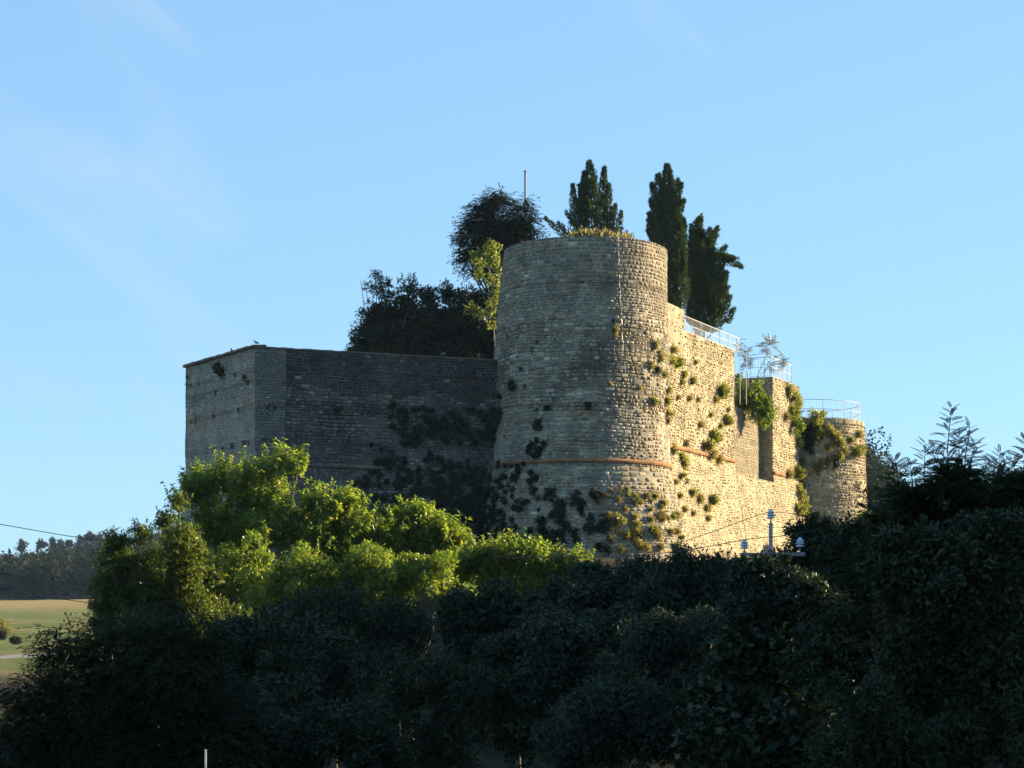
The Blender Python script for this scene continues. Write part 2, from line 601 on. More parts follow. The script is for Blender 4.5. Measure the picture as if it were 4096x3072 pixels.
PAL_TAN = [(0.37, 0.30, 0.175), (0.32, 0.265, 0.16), (0.42, 0.335, 0.20), (0.28, 0.215, 0.125), (0.34, 0.30, 0.20), (0.23, 0.185, 0.12), (0.47, 0.42, 0.30), (0.26, 0.22, 0.16)]
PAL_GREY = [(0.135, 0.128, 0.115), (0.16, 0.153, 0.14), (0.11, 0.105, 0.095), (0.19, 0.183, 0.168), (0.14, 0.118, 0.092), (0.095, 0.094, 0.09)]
def jit(c, rng, a=0.16):
    k = 1 + rng.uniform(-a, a)
    return tuple(x * k * (1 + rng.uniform(-0.04, 0.04)) for x in c)

# ---- round corner tower
TC = (4.5, 130.0)
T_PROF = [(24.4, 4.62, 130, 5.08), (23.0, 4.55, 130, 5.16), (20.5, 4.44, 130, 5.36), (17.6, 4.38, 130, 5.46), (10.75, 4.29, 130, 5.66), (3.0, 4.29, 130, 7.55)]
tower_s = Round(T_PROF, 2.0)
def col_tower(u, z, rng):
    c = rng.choice(PAL_TAN)
    n_ = noise.noise(Vector((u * 0.3, z * 0.3, 9)))
    n2 = noise.noise(Vector((u * 0.45, z * 0.6, 77)))
    g = rng.choice(PAL_GREY)
    t = 0.22 + 0.22 * (z > 20.2) + 0.3 * n_
    t = max(0.1, min(0.9, t))
    c = tuple(x * (1 - t) + y * 1.2 * t for x, y in zip(c, g))
    if n2 > 0.12 and 11 < z < 20.4 and rng.random() < 0.55: c = rng.choice([(0.37, 0.34, 0.27), (0.33, 0.30, 0.23)])   # lime-washed patches
    if rng.random() < 0.04: c = (0.50, 0.46, 0.37)
    if rng.random() < 0.06: c = (0.27, 0.175, 0.105)
    return jit(tuple(x * ((0.98 if z < 20.2 else 0.84) + 0.3 * n_) for x in c), rng, 0.24)

tower = Masonry('round_tower', 'tall round stone tower at the fortress corner, half sunlit, half in shade', 'tower', (4.5, 130, 3.0), M_MORT_T)
t_holes = []
for px, py, w, h in ((2352, 1625, 24, 34), (2453, 1284, 11, 15), (2186, 1632, 28, 22), (2330, 1130, 9, 9), (2560, 1130, 7, 8)):
    u, z = tower_s.uv(px, py)
    ww, hh = w / F * 126, h / F * 126
    t_holes.append((u - ww / 2, u + ww / 2, z - hh / 2, z + hh / 2))
TU = tower_s.R0
def rub(u, z, rng): return rng.random() < 0.07
def rub2(u, z, rng): return rng.random() < 0.18 + 0.3 * noise.noise(Vector((u * 0.6, z * 0.6, 88)))
tower.face(tower_s, -2.1 * TU, 2.1 * TU, 3.2, 10.6, t_holes, (0.13, 0.33), (0.7, 2.1), 0.04, (0.005, 0.07), col_tower, rub, 11)
tower.face(tower_s, -2.1 * TU, 2.1 * TU, 10.85, 20.2, t_holes, (0.13, 0.31), (0.7, 2.3), 0.034, (0.005, 0.065), col_tower, rub, 12)
tower.face(tower_s, -2.1 * TU, 2.1 * TU, 20.2, 24.4, t_holes, (0.15, 0.29), (0.8, 2.2), 0.022, (0.01, 0.04), col_tower, None, 13, warp=0.05)
tower.grid(tower_s, list(np.linspace(-2.1 * TU, 2.1 * TU, 50)), [10.6, 10.85], ())
tower.grid(tower_s, list(np.linspace(2.1 * TU, (2 * math.pi - 2.1) * TU, 20)), [3.2, 10.7, 20, 24.4], ())
# parapet top, inner side and terrace
us = list(np.linspace(0, 2 * math.pi * TU, 65))
for za, da, zb, db in ((24.4, 0, 24.4, -0.6), (24.4, -0.6, 23.9, -0.6)):
    for i in range(64):
        tower.quad(tower_s(us[i], za, da), tower_s(us[i + 1], za, da), tower_s(us[i + 1], zb, db), tower_s(us[i], zb, db))
tower.finish()
mb = MB()
ring = [tower_s(u, 23.95, -0.58) for u in us[:-1]]
mb.add(ring + [(4.6, 130, 24.25)], [(i, (i + 1) % 64, 64) for i in range(64)])
mb.build('terrace_soil', M_EARTH, tower.root, (4.6, 130, 23.9))

def cordon(surf, u0, u1, z, root, r=0.15, seg=0.75, name='string_course_brick', mat=None):
    """round brick moulding laid in short lengths"""
    u = u0
    rng = random.Random(int(u0 * 10) + 5)
    while u < u1 - 0.05:
        e = min(u1, u + seg * rng.uniform(0.8, 1.2))
        pts = [surf(u + (e - u) * k / 3 + (0.008 if k == 0 else (-0.008 if k == 3 else 0)), z, 0.03) for k in range(4)]
        rr = r * rng.uniform(0.9, 1.08)
        m = MB().tube(pts, rr, 8)
        link(name, pymesh(m.v, m.f, mat or M_BRICK, smooth=False), root, pts[0])
        u = e
def bit(name, u0, u1, z0, z1, d, mat, parent, root_loc):
    vs = [tower_s(u, z, dd) for dd in (-0.1, d) for (u, z) in ((u0, z0), (u1, z0), (u1, z1), (u0, z1))]
    m = MB().add(vs, [(3, 2, 1, 0), (4, 5, 6, 7), (0, 1, 5, 4), (1, 2, 6, 5), (2, 3, 7, 6), (3, 0, 4, 7)])
    o = link(name, pymesh(m.v, m.f, mat), None, vs[0])
    o.parent = parent
    o.location = Vector(vs[0]) - root_loc
    return o
hw = t_holes[0]
emb = bit('embrasure_sill', hw[0] - 0.16, hw[1] + 0.2, hw[2] - 0.10, hw[2] - 0.005, 0.05, M_BRICK, tower.root, tower.root.location)
e0 = tower.root.location + emb.location
for k in range(3):
    bit('sill_brick', hw[0] - 0.5 + k * 0.42, hw[0] - 0.12 + k * 0.42, hw[2] - 0.22, hw[2] - 0.11, 0.045, M_BRICK, emb, e0)
cordon(tower_s, -1.55 * TU, 1.75 * TU, 10.76, tower.root)

# ---- curtain wall and corner bastion on the shaded side
CA = Vector((-0.70, 128.62)); CB = Vector((-15.27, 122.6))
cd = (CA - CB).normalized()
LC = (CA - CB).length
cn = Vector((cd.y, -cd.x))
cur_s = Plane(CB, cd, cn, 10.45, 0.20, 4.0, 0.86)
bd = Vector((-20.85, 131.7)) - CB
LB = bd.length
bd.normalize()
bn = Vector((-bd.y, bd.x))
if bn.y > 0: bn = -bn
bas_s = Plane(CB, bd, bn, 10.45, 0.20, 8.0, 0.86)

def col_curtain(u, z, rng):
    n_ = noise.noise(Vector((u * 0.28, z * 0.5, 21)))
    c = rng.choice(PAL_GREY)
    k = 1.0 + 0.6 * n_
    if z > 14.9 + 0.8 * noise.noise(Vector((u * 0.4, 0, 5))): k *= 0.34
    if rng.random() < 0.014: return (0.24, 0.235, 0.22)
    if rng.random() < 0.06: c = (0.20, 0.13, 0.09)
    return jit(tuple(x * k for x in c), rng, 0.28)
def col_bastion(u, z, rng):
    n_ = noise.noise(Vector((u * 0.35, z * 0.7, 33)))
    c = rng.choice([(0.45, 0.39, 0.30), (0.40, 0.35, 0.27), (0.49, 0.43, 0.33), (0.37, 0.31, 0.235)])
    if u < 0.55 + 0.25 * math.sin(z * 7): c = (0.45, 0.32, 0.22)
    elif n_ > 0.15 and z < 14.5: c = (0.42, 0.275, 0.18)
    k = 0.95 + 0.3 * n_
    if z > 14.6: k *= 0.78
    if rng.random() < 0.03 and z > 13.5: return (0.55, 0.54, 0.49)
    return jit(tuple(x * k for x in c), rng, 0.15)
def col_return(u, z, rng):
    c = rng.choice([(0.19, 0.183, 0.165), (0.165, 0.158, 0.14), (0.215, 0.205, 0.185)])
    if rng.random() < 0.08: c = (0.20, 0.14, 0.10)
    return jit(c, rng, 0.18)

def holes_of(surf, lst, Y):
    r = []
    for px, py, w, h in lst:
        u, z = surf.uv(px, py)
        ww, hh = 1.3 * w / F * Y, 1.25 * h / F * Y
        r.append((u - ww / 2, u + ww / 2, z - hh / 2, z + hh / 2))
    return r
bas_h = holes_of(bas_s, [(940, 1500, 14, 12), (763, 1540, 9, 10), (795, 1536, 10, 12), (862, 1570, 14, 18), (814, 1588, 12, 15), (777, 1597, 9, 10),
                         (955, 1640, 11, 12), (855, 1667, 13, 14), (781, 1685, 7, 40), (765, 1690, 6, 8), (976, 1775, 13, 22), (995, 1770, 9, 12),
                         (928, 1783, 15, 16), (890, 1795, 12, 12)], 126)
ret_h = holes_of(cur_s, [(1089, 1630, 17, 13), (1076, 1767, 15, 15)], 123)
cur_h = holes_of(cur_s, [(1346, 1644, 13, 13), (1486, 1780, 11, 14), (1655, 1642, 13, 13), (1730, 1642, 13, 13), (1890, 1640, 20, 15), (1225, 1480, 7, 7)], 126)
RT = 1.9
bast = Masonry('corner_bastion', 'square stone corner bastion with small dark beam holes and a sloping stone coping', 'bastion', (CB.x, CB.y, 3), M_MORT_B)
Zc = 17.3
bast.face(bas_s, 0.0, LB, 3.0, 10.4, bas_h, (0.10, 0.16), (1.2, 3.0), 0.016, (0.006, 0.03), col_bastion, None, 21)
bast.face(bas_s, 0.0, LB, 10.4, Zc, bas_h, (0.10, 0.165), (1.2, 3.0), 0.016, (0.006, 0.035), col_bastion, None, 22, cap_depth=1.2)
bast.finish()
def coping(surf, u0, u1, z, root, h=0.17, over=0.10, depth=0.7, seed=3, mat=None, step=(0.35, 0.6)):
    rng = random.Random(seed)
    u = u0
    while u < u1 - 0.05:
        e = min(u1, u + rng.uniform(*step))
        o = over + rng.uniform(-0.02, 0.02)
        hh = h * rng.uniform(0.85, 1.15)
        dz = rng.uniform(0.0, 0.02)
        a, b = u + 0.008, e - 0.008
        vs = [surf(a, z + dz, o), surf(b, z + dz, o), surf(b, z + dz, -depth), surf(a, z + dz, -depth)]
        vs += [surf(a, z + hh * .8, o - .02), surf(b, z + hh * .8, o - .02), surf(b, z + hh * 1.2, -depth), surf(a, z + hh * 1.2, -depth)]
        m = MB().add(vs, [(3, 2, 1, 0), (4, 5, 6, 7), (0, 1, 5, 4), (1, 2, 6, 5), (2, 3, 7, 6), (3, 0, 4, 7)])
        link('coping_stone', pymesh(m.v, m.f, mat or M_COPING), root, vs[0])
        u = e
coping(bas_s, -0.08, LB + 0.1, Zc + 0.004, bast.root, 0.2, 0.2)
coping(cur_s, -0.06, RT, Zc + 0.006, bast.root, 0.13, 0.05, seed=4)
cordon(bas_s, -0.1, LB + 0.1, 10.4, bast.root, 0.13)
cordon(cur_s, -0.1, RT, 10.4, bast.root, 0.12)
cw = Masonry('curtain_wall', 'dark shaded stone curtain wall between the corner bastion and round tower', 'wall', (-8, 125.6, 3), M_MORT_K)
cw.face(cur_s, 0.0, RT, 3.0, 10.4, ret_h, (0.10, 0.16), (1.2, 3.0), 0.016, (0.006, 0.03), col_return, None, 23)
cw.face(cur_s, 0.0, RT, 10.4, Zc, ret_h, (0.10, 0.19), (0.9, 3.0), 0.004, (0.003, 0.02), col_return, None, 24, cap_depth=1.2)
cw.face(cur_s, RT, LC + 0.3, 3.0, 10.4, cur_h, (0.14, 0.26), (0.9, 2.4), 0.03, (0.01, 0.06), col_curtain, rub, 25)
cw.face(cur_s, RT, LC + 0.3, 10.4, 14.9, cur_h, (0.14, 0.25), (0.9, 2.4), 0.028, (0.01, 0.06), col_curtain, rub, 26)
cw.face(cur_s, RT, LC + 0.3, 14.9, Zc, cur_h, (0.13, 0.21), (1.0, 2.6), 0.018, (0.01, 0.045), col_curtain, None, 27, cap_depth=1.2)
cw.finish()
coping(cur_s, RT, LC + 0.2, Zc + 0.006, cw.root, 0.12, 0.04, seed=5)
cordon(cur_s, RT, LC, 10.4, cw.root, 0.12, mat=M_COPING)

# ---- sunlit flank wall with the tall recess
FD = Vector((0.42, 0.907)).normalized(); FN = Vector((FD.y, -FD.x))
FO = Vector((10.1, 132.0))
fl_s = Plane(FO, FD, FN, 12.1, 0.17, 12.0)
def col_flank(u, z, rng):
    n_ = noise.noise(Vector((u * 0.3, z * 0.4, 41)))
    c = rng.choice(PAL_TAN)
    if rng.random() < 0.30: c = (0.43, 0.37, 0.235)
    if rng.random() < 0.09: c = (0.34, 0.21, 0.12)
    if rng.random() < 0.05: c = (0.20, 0.14, 0.09)
    if rng.random() < 0.05: c = (0.54, 0.49, 0.36)
    return jit(tuple(x * (1.04 + 0.22 * n_) for x in c), rng, 0.22)
flank = Masonry('flank_wall', 'long sunlit stone flank wall with a tall recess and a low battered base', 'wall', (16, 145, 3), M_MORT)
fl_h = holes_of(fl_s, [(2760, 1660, 6, 8), (2850, 1500, 6, 8)], 138)
kw = dict(course=(0.10, 0.25), aspect=(0.7, 2.0), gap=0.045, prot=(0.0, 0.075), col=col_flank, warp=0.2)
flank.face(fl_s, -4.0, 2.75, 12.2, 21.45, (), seed=31, cap_depth=1.4, skip_stones=lambda u, z, r: z > 18.5 and r.random() < .8, **kw)
flank.face(fl_s, 2.75, 12.8, 12.2, 20.1, fl_h, seed=32, cap_depth=3.2, skip_stones=rub2, **kw)
flank.face(fl_s, 21.6, 28.2, 12.2, 19.26, (), seed=36, cap_depth=3.2, **kw)
# jamb turned to the near end, infill wall inside the recess and its rough edge
jo = FO + FD * 21.6
jamb_s = Plane(jo, -FN, -FD, None, 0, 15.0)
flank.face(jamb_s, 0.02, 3.2, 11.47, 19.26, (), seed=37, **kw)
inf_s = Plane(FO - FN * 0.85, FD, FN, None, 0, 17.0)
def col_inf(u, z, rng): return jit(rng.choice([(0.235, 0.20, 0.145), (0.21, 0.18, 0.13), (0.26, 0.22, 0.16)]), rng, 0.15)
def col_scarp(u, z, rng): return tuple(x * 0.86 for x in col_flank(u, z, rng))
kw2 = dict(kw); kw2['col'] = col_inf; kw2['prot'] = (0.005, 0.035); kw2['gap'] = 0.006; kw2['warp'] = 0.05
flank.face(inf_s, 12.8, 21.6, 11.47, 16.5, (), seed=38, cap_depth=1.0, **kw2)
stub_s = Plane(FO - FN * 2.3, FD, FN, None, 0, 18.0)
flank.face(stub_s, 12.8, 14.7, 16.5, 19.9, (), seed=44, cap_depth=0.9, **kw)
flank.face(stub_s, 14.7, 16.4, 16.5, 19.2, (), seed=45, cap_depth=0.9, **kw)
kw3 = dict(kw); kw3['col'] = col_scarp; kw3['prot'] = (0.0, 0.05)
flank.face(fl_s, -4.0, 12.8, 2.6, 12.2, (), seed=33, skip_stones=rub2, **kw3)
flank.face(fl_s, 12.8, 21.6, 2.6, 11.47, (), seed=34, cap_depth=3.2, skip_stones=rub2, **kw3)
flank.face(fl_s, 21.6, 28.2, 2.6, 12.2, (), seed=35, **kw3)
end_s = Plane(FO + FD * 28.2, -FN, FD, None, 0, 20.0)
flank.face(end_s, 0.02, 3.2, 2.6, 19.26, (), seed=40, **kw)
flank.finish()
coping(Plane(FO, FD, FN, None, 0, 12.0), 12.82, 21.58, 11.475, flank.root, 0.05, 0.06, 0.5, 8, M_MORT, (0.5, 0.9))
cordon(Plane(FO, FD, FN, None, 0, 12.0), -3.0, 12.7, 12.35, flank.root, 0.15)
cordon(Plane(FO, FD, FN, None, 0, 12.0), 21.7, 24.4, 12.2, flank.root, 0.15)

# ---- far round tower
FT = (22.95, 163.0)
ft_s = Round([(16.95, FT[0], FT[1], 4.86), (12, FT[0], FT[1], 4.92), (1.0, FT[0], FT[1], 5.5)], 25.0)
def col_far(u, z, rng):
    n_ = noise.noise(Vector((u * 0.3, z * 0.3, 61)))
    c = rng.choice(PAL_TAN)
    if rng.random() < 0.2: c = (0.31, 0.255, 0.19)
    return jit(tuple(x * (0.95 + 0.25 * n_) for x in c), rng)
far = Masonry('round_tower', 'lower round stone tower at the far end, topped by a curved railing', 'tower', (FT[0], FT[1], 2), M_MORT)
far.face(ft_s, -1.9 * 4.86, 1.9 * 4.86, 1.2, 16.6, (), (0.13, 0.34), (0.7, 1.8), 0.045, (0.01, 0.09), col_far, rub, 51, warp=0.2)
far.grid(ft_s, list(np.linspace(-1.9 * 4.86, 1.9 * 4.86, 40)), [16.6, 16.95], ())
far.grid(ft_s, list(np.linspace(1.9 * 4.86, (2 * math.pi - 1.9) * 4.86, 20)), [1.2, 10, 16.95], ())
usf = list(np.linspace(0, 2 * math.pi * 4.86, 49))
k = len(far.v)
far.v += [ft_s(u, 16.9, -0.05) for u in usf[:-1]] + [(FT[0], FT[1], 16.95)]
far.f += [(k + i, k + (i + 1) % 48, k + 48) for i in range(48)]
far.finish()
coping(ft_s, -1.9 * 4.86, 1.9 * 4.86, 16.6, far.root, 0.36, 0.05, 0.5, 9, M_MORT, (0.35, 0.6))

# ---- courtyard fill behind the walls
def prism(name, pts, z0, z1, mat, label=None):
    n = len(pts)
    m = MB().add([(p[0], p[1], z0) for p in pts] + [(p[0], p[1], z1) for p in pts],
                 [tuple(range(n))[::-1], tuple(range(n, 2 * n))] + [(i, (i + 1) % n, n + (i + 1) % n, n + i) for i in range(n)])
    return tag(m.build(name, mat), kind='structure')
c0 = FO - FN * 3.3; c1 = FO + FD * 28.0 - FN * 3.3
prism('courtyard', [c0 - FD * 4, c0 + FD * 12.7, c0 + FD * 12.7 - FN * 2, c1 - FN * 2, (14, 172), (2, 168), (2, 138)], 3, 19.4, M_EARTH)
prism('lower_courtyard', [CB + cd * 1.3 - cn * 1.3 + bd * 0.2, CB + cd * (LC - 0.5) - cn * 1.3, (1.5, 138), (1.5, 150), CB + bd * (LB - 0.3) - bn * 1.3, ], 3, 16.6, M_EARTH)
ALLBVH = [tower.bvh, bast.bvh, cw.bvh, flank.bvh, far.bvh]
def hit(px, py):
    d = Vector(((px - CX) / F, 1, (HY - py) / F)).normalized()
    best = None
    for b in ALLBVH:
        loc, nrm, i, dist = b.ray_cast(Vector((0, 0, 0)), d)
        if loc is not None and (best is None or dist < best[2]):
            if nrm.dot(d) > 0: nrm = -nrm
            best = (loc, nrm, dist)
    return best

# ------------------------------------------------------------------ foliage
NR = np.random.default_rng(11)
def nrmz(a):
    return a / np.maximum(np.linalg.norm(a, axis=-1, keepdims=True), 1e-9)
def rdir(n):
    return nrmz(NR.normal(size=(n, 3)))

def leaf_t(w=0.4, fold=0.06, droop=0.08):
    v = np.array([(0, 0, 0), (w / 2, 0.42, fold), (0, 1, -droop), (-w / 2, 0.42, fold)], float)
    return v, np.array([(0, 1, 2), (0, 2, 3)])
def pinnate_t(pairs=8, ll=0.23, lw=0.12):
    v, f = [], []
    def add(p, d, L, W):
        p = np.array(p, float); d = np.array(d, float); d /= np.linalg.norm(d)
        x = np.cross(d, (0, 0, 1.0)); b = len(v)
        v.extend([p, p + d * L * .5 + x * W / 2 + np.array([0, 0, .012]), p + d * L - np.array([0, 0, .02]), p + d * L * .5 - x * W / 2 + np.array([0, 0, .012])])
        f.extend([(b, b + 1, b + 2), (b, b + 2, b + 3)])
    add((0, 0, 0), (0, 1, -0.05), 1.0, 0.012)
    for i in range(pairs):
        t = 0.16 + 0.78 * i / (pairs - 1)
        zz = -0.18 * t * t
        k = 1 - 0.25 * abs(t - .5)
        for s in (-1, 1): add((0, t, zz), (s, 0.45, -0.12), ll * k, lw * k)
    add((0, 0.97, -0.18), (0, 1, -0.2), ll, lw)
    return np.array(v), np.array(f)
T_LONG = leaf_t(0.34, 0.05, 0.15)
T_OVAL = leaf_t(0.55, 0.05, 0.08)
T_BROAD = leaf_t(0.85, 0.08, 0.12)
T_NEED = leaf_t(0.30, 0.03, 0.0)
T_BLADE = leaf_t(0.07, 0.0, 0.25)
T_PIN = pinnate_t()
T_PIN_S = pinnate_t(5, 0.34, 0.15)

def place(T, pos, dirv, up, sc, cols):
    v, f = T
    y = nrmz(dirv)
    z = up - (up * y).sum(-1, keepdims=True) * y
    z = nrmz(z)
    x = np.cross(y, z)
    W = pos[:, None] + sc[:, None, None] * (v[None, :, 0:1] * x[:, None] + v[None, :, 1:2] * y[:, None] + v[None, :, 2:3] * z[:, None])
    n = len(v)
    Fc = (f[None] + (np.arange(len(pos)) * n)[:, None, None]).reshape(-1, 3)
    C = np.concatenate([np.repeat(cols, n, 0), np.ones((len(pos) * n, 1))], 1)
    return W.reshape(-1, 3), Fc, C

def merge(parts):
    v, f, c, b = [], [], [], 0
    for a, t, k in parts:
        v.append(a); f.append(t + b); c.append(k); b += len(a)
    return np.concatenate(v), np.concatenate(f), np.concatenate(c)

def pal(cols, n, a=0.25):
    cols = np.array(cols)
    c = cols[NR.integers(0, len(cols), n)]
    return c * (1 + NR.uniform(-a, a, (n, 1))) * (1 + NR.uniform(-0.08, 0.08, (n, 3)))

def sub_clumps(cl, k=7, fr=(0.32, 0.5), sp=(0.45, 0.8)):
    out = []
    for (c, r) in cl:
        m = k
        d = rdir(m)
        for i in range(m):
            out.append((np.array(c) + d[i] * r * NR.uniform(*sp), r * NR.uniform(*fr)))
    return out

def pts_in(cl, n, power=2.0, shell=0.45):
    """n points spread over the clumps, denser towards each clump's skin"""
    c = np.array([x[0] for x in cl]); r = np.array([x[1] for x in cl])
    w = r ** power; w /= w.sum()
    i = NR.choice(len(cl), n, p=w)
    d = rdir(n)
    rad = r[i] * NR.uniform(shell, 1.0, n) ** 0.7
    return c[i] + d * rad[:, None], d

GREEN = [(0.14, 0.19, 0.036), (0.17, 0.22, 0.043), (0.12, 0.17, 0.032), (0.20, 0.24, 0.055), (0.09, 0.14, 0.03)]
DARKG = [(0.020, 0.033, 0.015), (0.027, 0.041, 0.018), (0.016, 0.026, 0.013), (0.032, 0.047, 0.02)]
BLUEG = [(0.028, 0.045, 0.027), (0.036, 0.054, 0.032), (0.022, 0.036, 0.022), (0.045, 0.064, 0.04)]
CYPR = [(0.034, 0.058, 0.02), (0.042, 0.068, 0.022), (0.026, 0.045, 0.018), (0.052, 0.078, 0.026)]
FARG = [(0.012, 0.019, 0.012), (0.016, 0.024, 0.014), (0.010, 0.015, 0.010)]
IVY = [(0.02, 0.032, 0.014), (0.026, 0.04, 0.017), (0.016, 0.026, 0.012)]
DRYC = [(0.28, 0.225, 0.115), (0.24, 0.21, 0.10), (0.34, 0.265, 0.145), (0.20, 0.20, 0.085)]
UPV = np.array([0, 0, 1.0])

def crown_droop(cl, n, size, cols, per=34):
    """upright shoots clothed in leaves that hang outward and down"""
    m = n // per
    p, d = pts_in(sub_clumps(cl, 22, (0.12, 0.36), (0.1, 1.2)), m, shell=0.2)
    p = p - UPV * size * 1.3
    st = nrmz(d * 0.55 + UPV * 0.9 + 0.25 * rdir(m))
    L = size * NR.uniform(2.5, 5.0, m)
    idx = np.repeat(np.arange(m), per)
    k = len(idx)
    t = NR.uniform(0, 1, k)
    pos = p[idx] + st[idx] * (t * L[idx])[:, None]
    rad = rdir(k); rad = nrmz(rad - (rad * st[idx]).sum(-1, keepdims=True) * st[idx])
    dr = nrmz(rad * (0.95 - 0.3 * t)[:, None] + st[idx] * (0.1 + 0.5 * t ** 2)[:, None] - UPV * NR.uniform(0.25, 0.9, k)[:, None])
    up = nrmz(UPV * 0.6 + 0.7 * rad + 0.6 * rdir(k))
    c = pal(cols, m, 0.25)[idx] * (1 + NR.uniform(-0.25, 0.25, (k, 1)))
    y = NR.random(k) < 0.012
    c[y] = (0.34, 0.27, 0.04)
    return place(T_LONG, pos, dr, up, size * NR.uniform(0.65, 1.2, k), c)

def crown_leaf(cl, n, size, cols, T=T_OVAL, per=6, sub=8, shell=0.4, fr=(0.32, 0.5), sp=(0.45, 0.8)):
    m = max(1, n // per)
    p, d = pts_in(sub_clumps(cl, sub, fr, sp), m, shell=shell)
    idx = np.repeat(np.arange(m), per)
    sh = nrmz(d + UPV * 0.4 + 0.5 * rdir(m))
    pos = p[idx] + sh[idx] * (NR.uniform(0, 1.5, len(idx)) * size)[:, None]
    dr = nrmz(rdir(len(idx)) + 0.7 * sh[idx] - 0.15 * UPV)
    up = nrmz(UPV * 0.8 + 0.7 * rdir(len(idx)) + 0.3 * d[idx])
    return place(T, pos, dr, up, size * NR.uniform(0.6, 1.25, len(idx)), pal(cols, m, 0.25)[idx] * (1 + NR.uniform(-0.15, 0.15, (len(idx), 1))))

def crown_pinnate(cl, n, size, cols, T=T_PIN, droop=0.1):
    p, d = pts_in(cl, n, 2.0, 0.25)
    dr = nrmz(0.35 * d + rdir(n) * np.array([1, 1, 0.45]) + UPV * (0.2 - droop))
    up = nrmz(UPV + 0.35 * rdir(n))
    return place(T, p, dr, up, size * NR.uniform(0.65, 1.2, n), pal(cols, n, 0.25))

def spindle_pts(sp, n, power=1.0):
    """sp: (base, tip, radius); upright flame shapes"""
    A = np.array([s[0] for s in sp], float); B = np.array([s[1] for s in sp], float); r = np.array([s[2] for s in sp], float)
    L = np.linalg.norm(B - A, axis=1)
    w = L * r; w /= w.sum()
    i = NR.choice(len(sp), n, p=w)
    t = NR.uniform(0, 1, n) ** 0.9
    prof = np.minimum(1, (t + 0.04) / 0.22) ** 0.6 * np.clip(1 - t, 0, 1) ** 0.55 * 1.12
    d = rdir(n); ax = nrmz(B - A)[i]
    d = nrmz(d - (d * ax).sum(-1, keepdims=True) * ax)
    ang = np.arctan2(d[:, 1], d[:, 0])
    lump = 0.92 + 0.25 * np.sin(ang * 3 + t * 9 + i * 2.1) + 0.16 * np.sin(ang * 5 - t * 23 + i)
    rad = r[i] * prof * lump * NR.uniform(0.35, 1.05, n) ** 0.6
    pos = A[i] + (B - A)[i] * t[:, None] + d * rad[:, None]
    return pos, d, ax, t

def crown_spindle(sp, n, size, cols, up_k=1.1):
    pos, d, ax, t = spindle_pts(sp, n)
    dr = nrmz(ax * up_k + d * 0.75 + 0.35 * rdir(n))
    up = nrmz(d + 0.6 * rdir(n))
    return place(T_NEED, pos, dr, up, size * NR.uniform(0.6, 1.3, n), pal(cols, n, 0.3))

def limbs(base, hub, ends, r0, mat, name='trunk', n=7, bend=0.12):
    m = MB()
    base, hub = Vector(base), Vector(hub)
    mid = (base + hub) / 2 + Vector((R.uniform(-1, 1), R.uniform(-1, 1), 0)) * (hub - base).length * 0.04
    m.tube([base - Vector((0, 0, 0.2)), base + (mid - base) * 0.15, mid, hub], [r0 * 1.35, r0, r0 * 0.85, r0 * 0.65], n)
    for e in ends:
        e = Vector(e)
        st = base.lerp(hub, R.uniform(0.75, 1.0))
        L = (e - st).length
        q = st.lerp(e, 0.5) + Vector((R.uniform(-1, 1), R.uniform(-1, 1), R.uniform(0.2, 1))) * L * bend
        m.tube([st, q, e], [r0 * 0.42, r0 * 0.25, r0 * 0.07], 5)
    return m

def tree(name, label, cat, clpx, Y, crownf, bark=M_BARK, lmat=None, r0=0.16, group=None, base=None, hubk=0.45, zbase=None, ends=True, **kw):
    cl = []
    for c in clpx:
        dy = c[3] if len(c) > 3 else R.uniform(-0.6, 0.6) * c[2] / F * Y * 1.2
        p = P(c[0], c[1], Y + dy)
        cl.append((np.array(p), c[2] / F * (Y + dy)))
    cc = sum((np.array(c[0]) * c[1] for c in cl)) / sum(c[1] for c in cl)
    if base is None: base = (cc[0], cc[1])
    bz = H(*base) if zbase is None else zbase
    b = Vector((base[0], base[1], bz))
    root = tag(empty(name, b), label, cat, group)
    hub = b.lerp(Vector(cc), hubk)
    hub.z = max(hub.z, bz + 0.4)
    link('trunk', (lambda m: pymesh(m.v, m.f, bark, smooth=True))(limbs(b, hub, [c[0] for c in cl] if ends else [], r0, bark)), root, b)
    v, f, c = crownf(cl, **kw)
    link('crown', npmesh(v, f, lmat or M_LEAF, c), root, b)
    return root

# ---- sunlit broadleaf trees below the curtain wall
TG = 'leafy trees below the shaded curtain wall'
tree('broadleaf_tree', 'tallest sunlit bright green tree, rising in front of the corner bastion', 'tree',
     [(1000, 1885, 62), (1090, 1865, 52), (1165, 1855, 38), (1200, 1850, 26), (905, 1905, 62), (820, 1925, 60), (770, 1960, 50), (1000, 1985, 125), (1110, 1980, 60),
      (850, 2060, 130), (1060, 2110, 130), (1190, 2110, 100), (940, 2150, 140), (810, 2180, 110)], 96, crown_droop, n=40000, size=0.24, cols=GREEN, r0=0.22, group=TG)
tree('broadleaf_tree', 'sunlit tree with drooping leaves in front of the dark ivy on the curtain wall', 'tree',
     [(1615, 2065, 48), (1700, 2065, 52), (1560, 2090, 42), (1780, 2125, 55), (1825, 2140, 28), (1650, 2160, 95), (1520, 2150, 80), (1730, 2190, 70)], 97,
     crown_droop, n=20000, size=0.235, cols=GREEN, r0=0.16, group=TG)
tree('broadleaf_tree', 'small sunlit tree between the tallest bright tree and the one before the ivy', 'tree',
     [(1250, 1990, 48), (1320, 2020, 45), (1400, 2015, 52), (1435, 2080, 50), (1330, 2110, 90), (1400, 2180, 100), (1270, 2190, 90)], 95,
     crown_droop, n=19000, size=0.235, cols=GREEN, r0=0.14, group=TG)
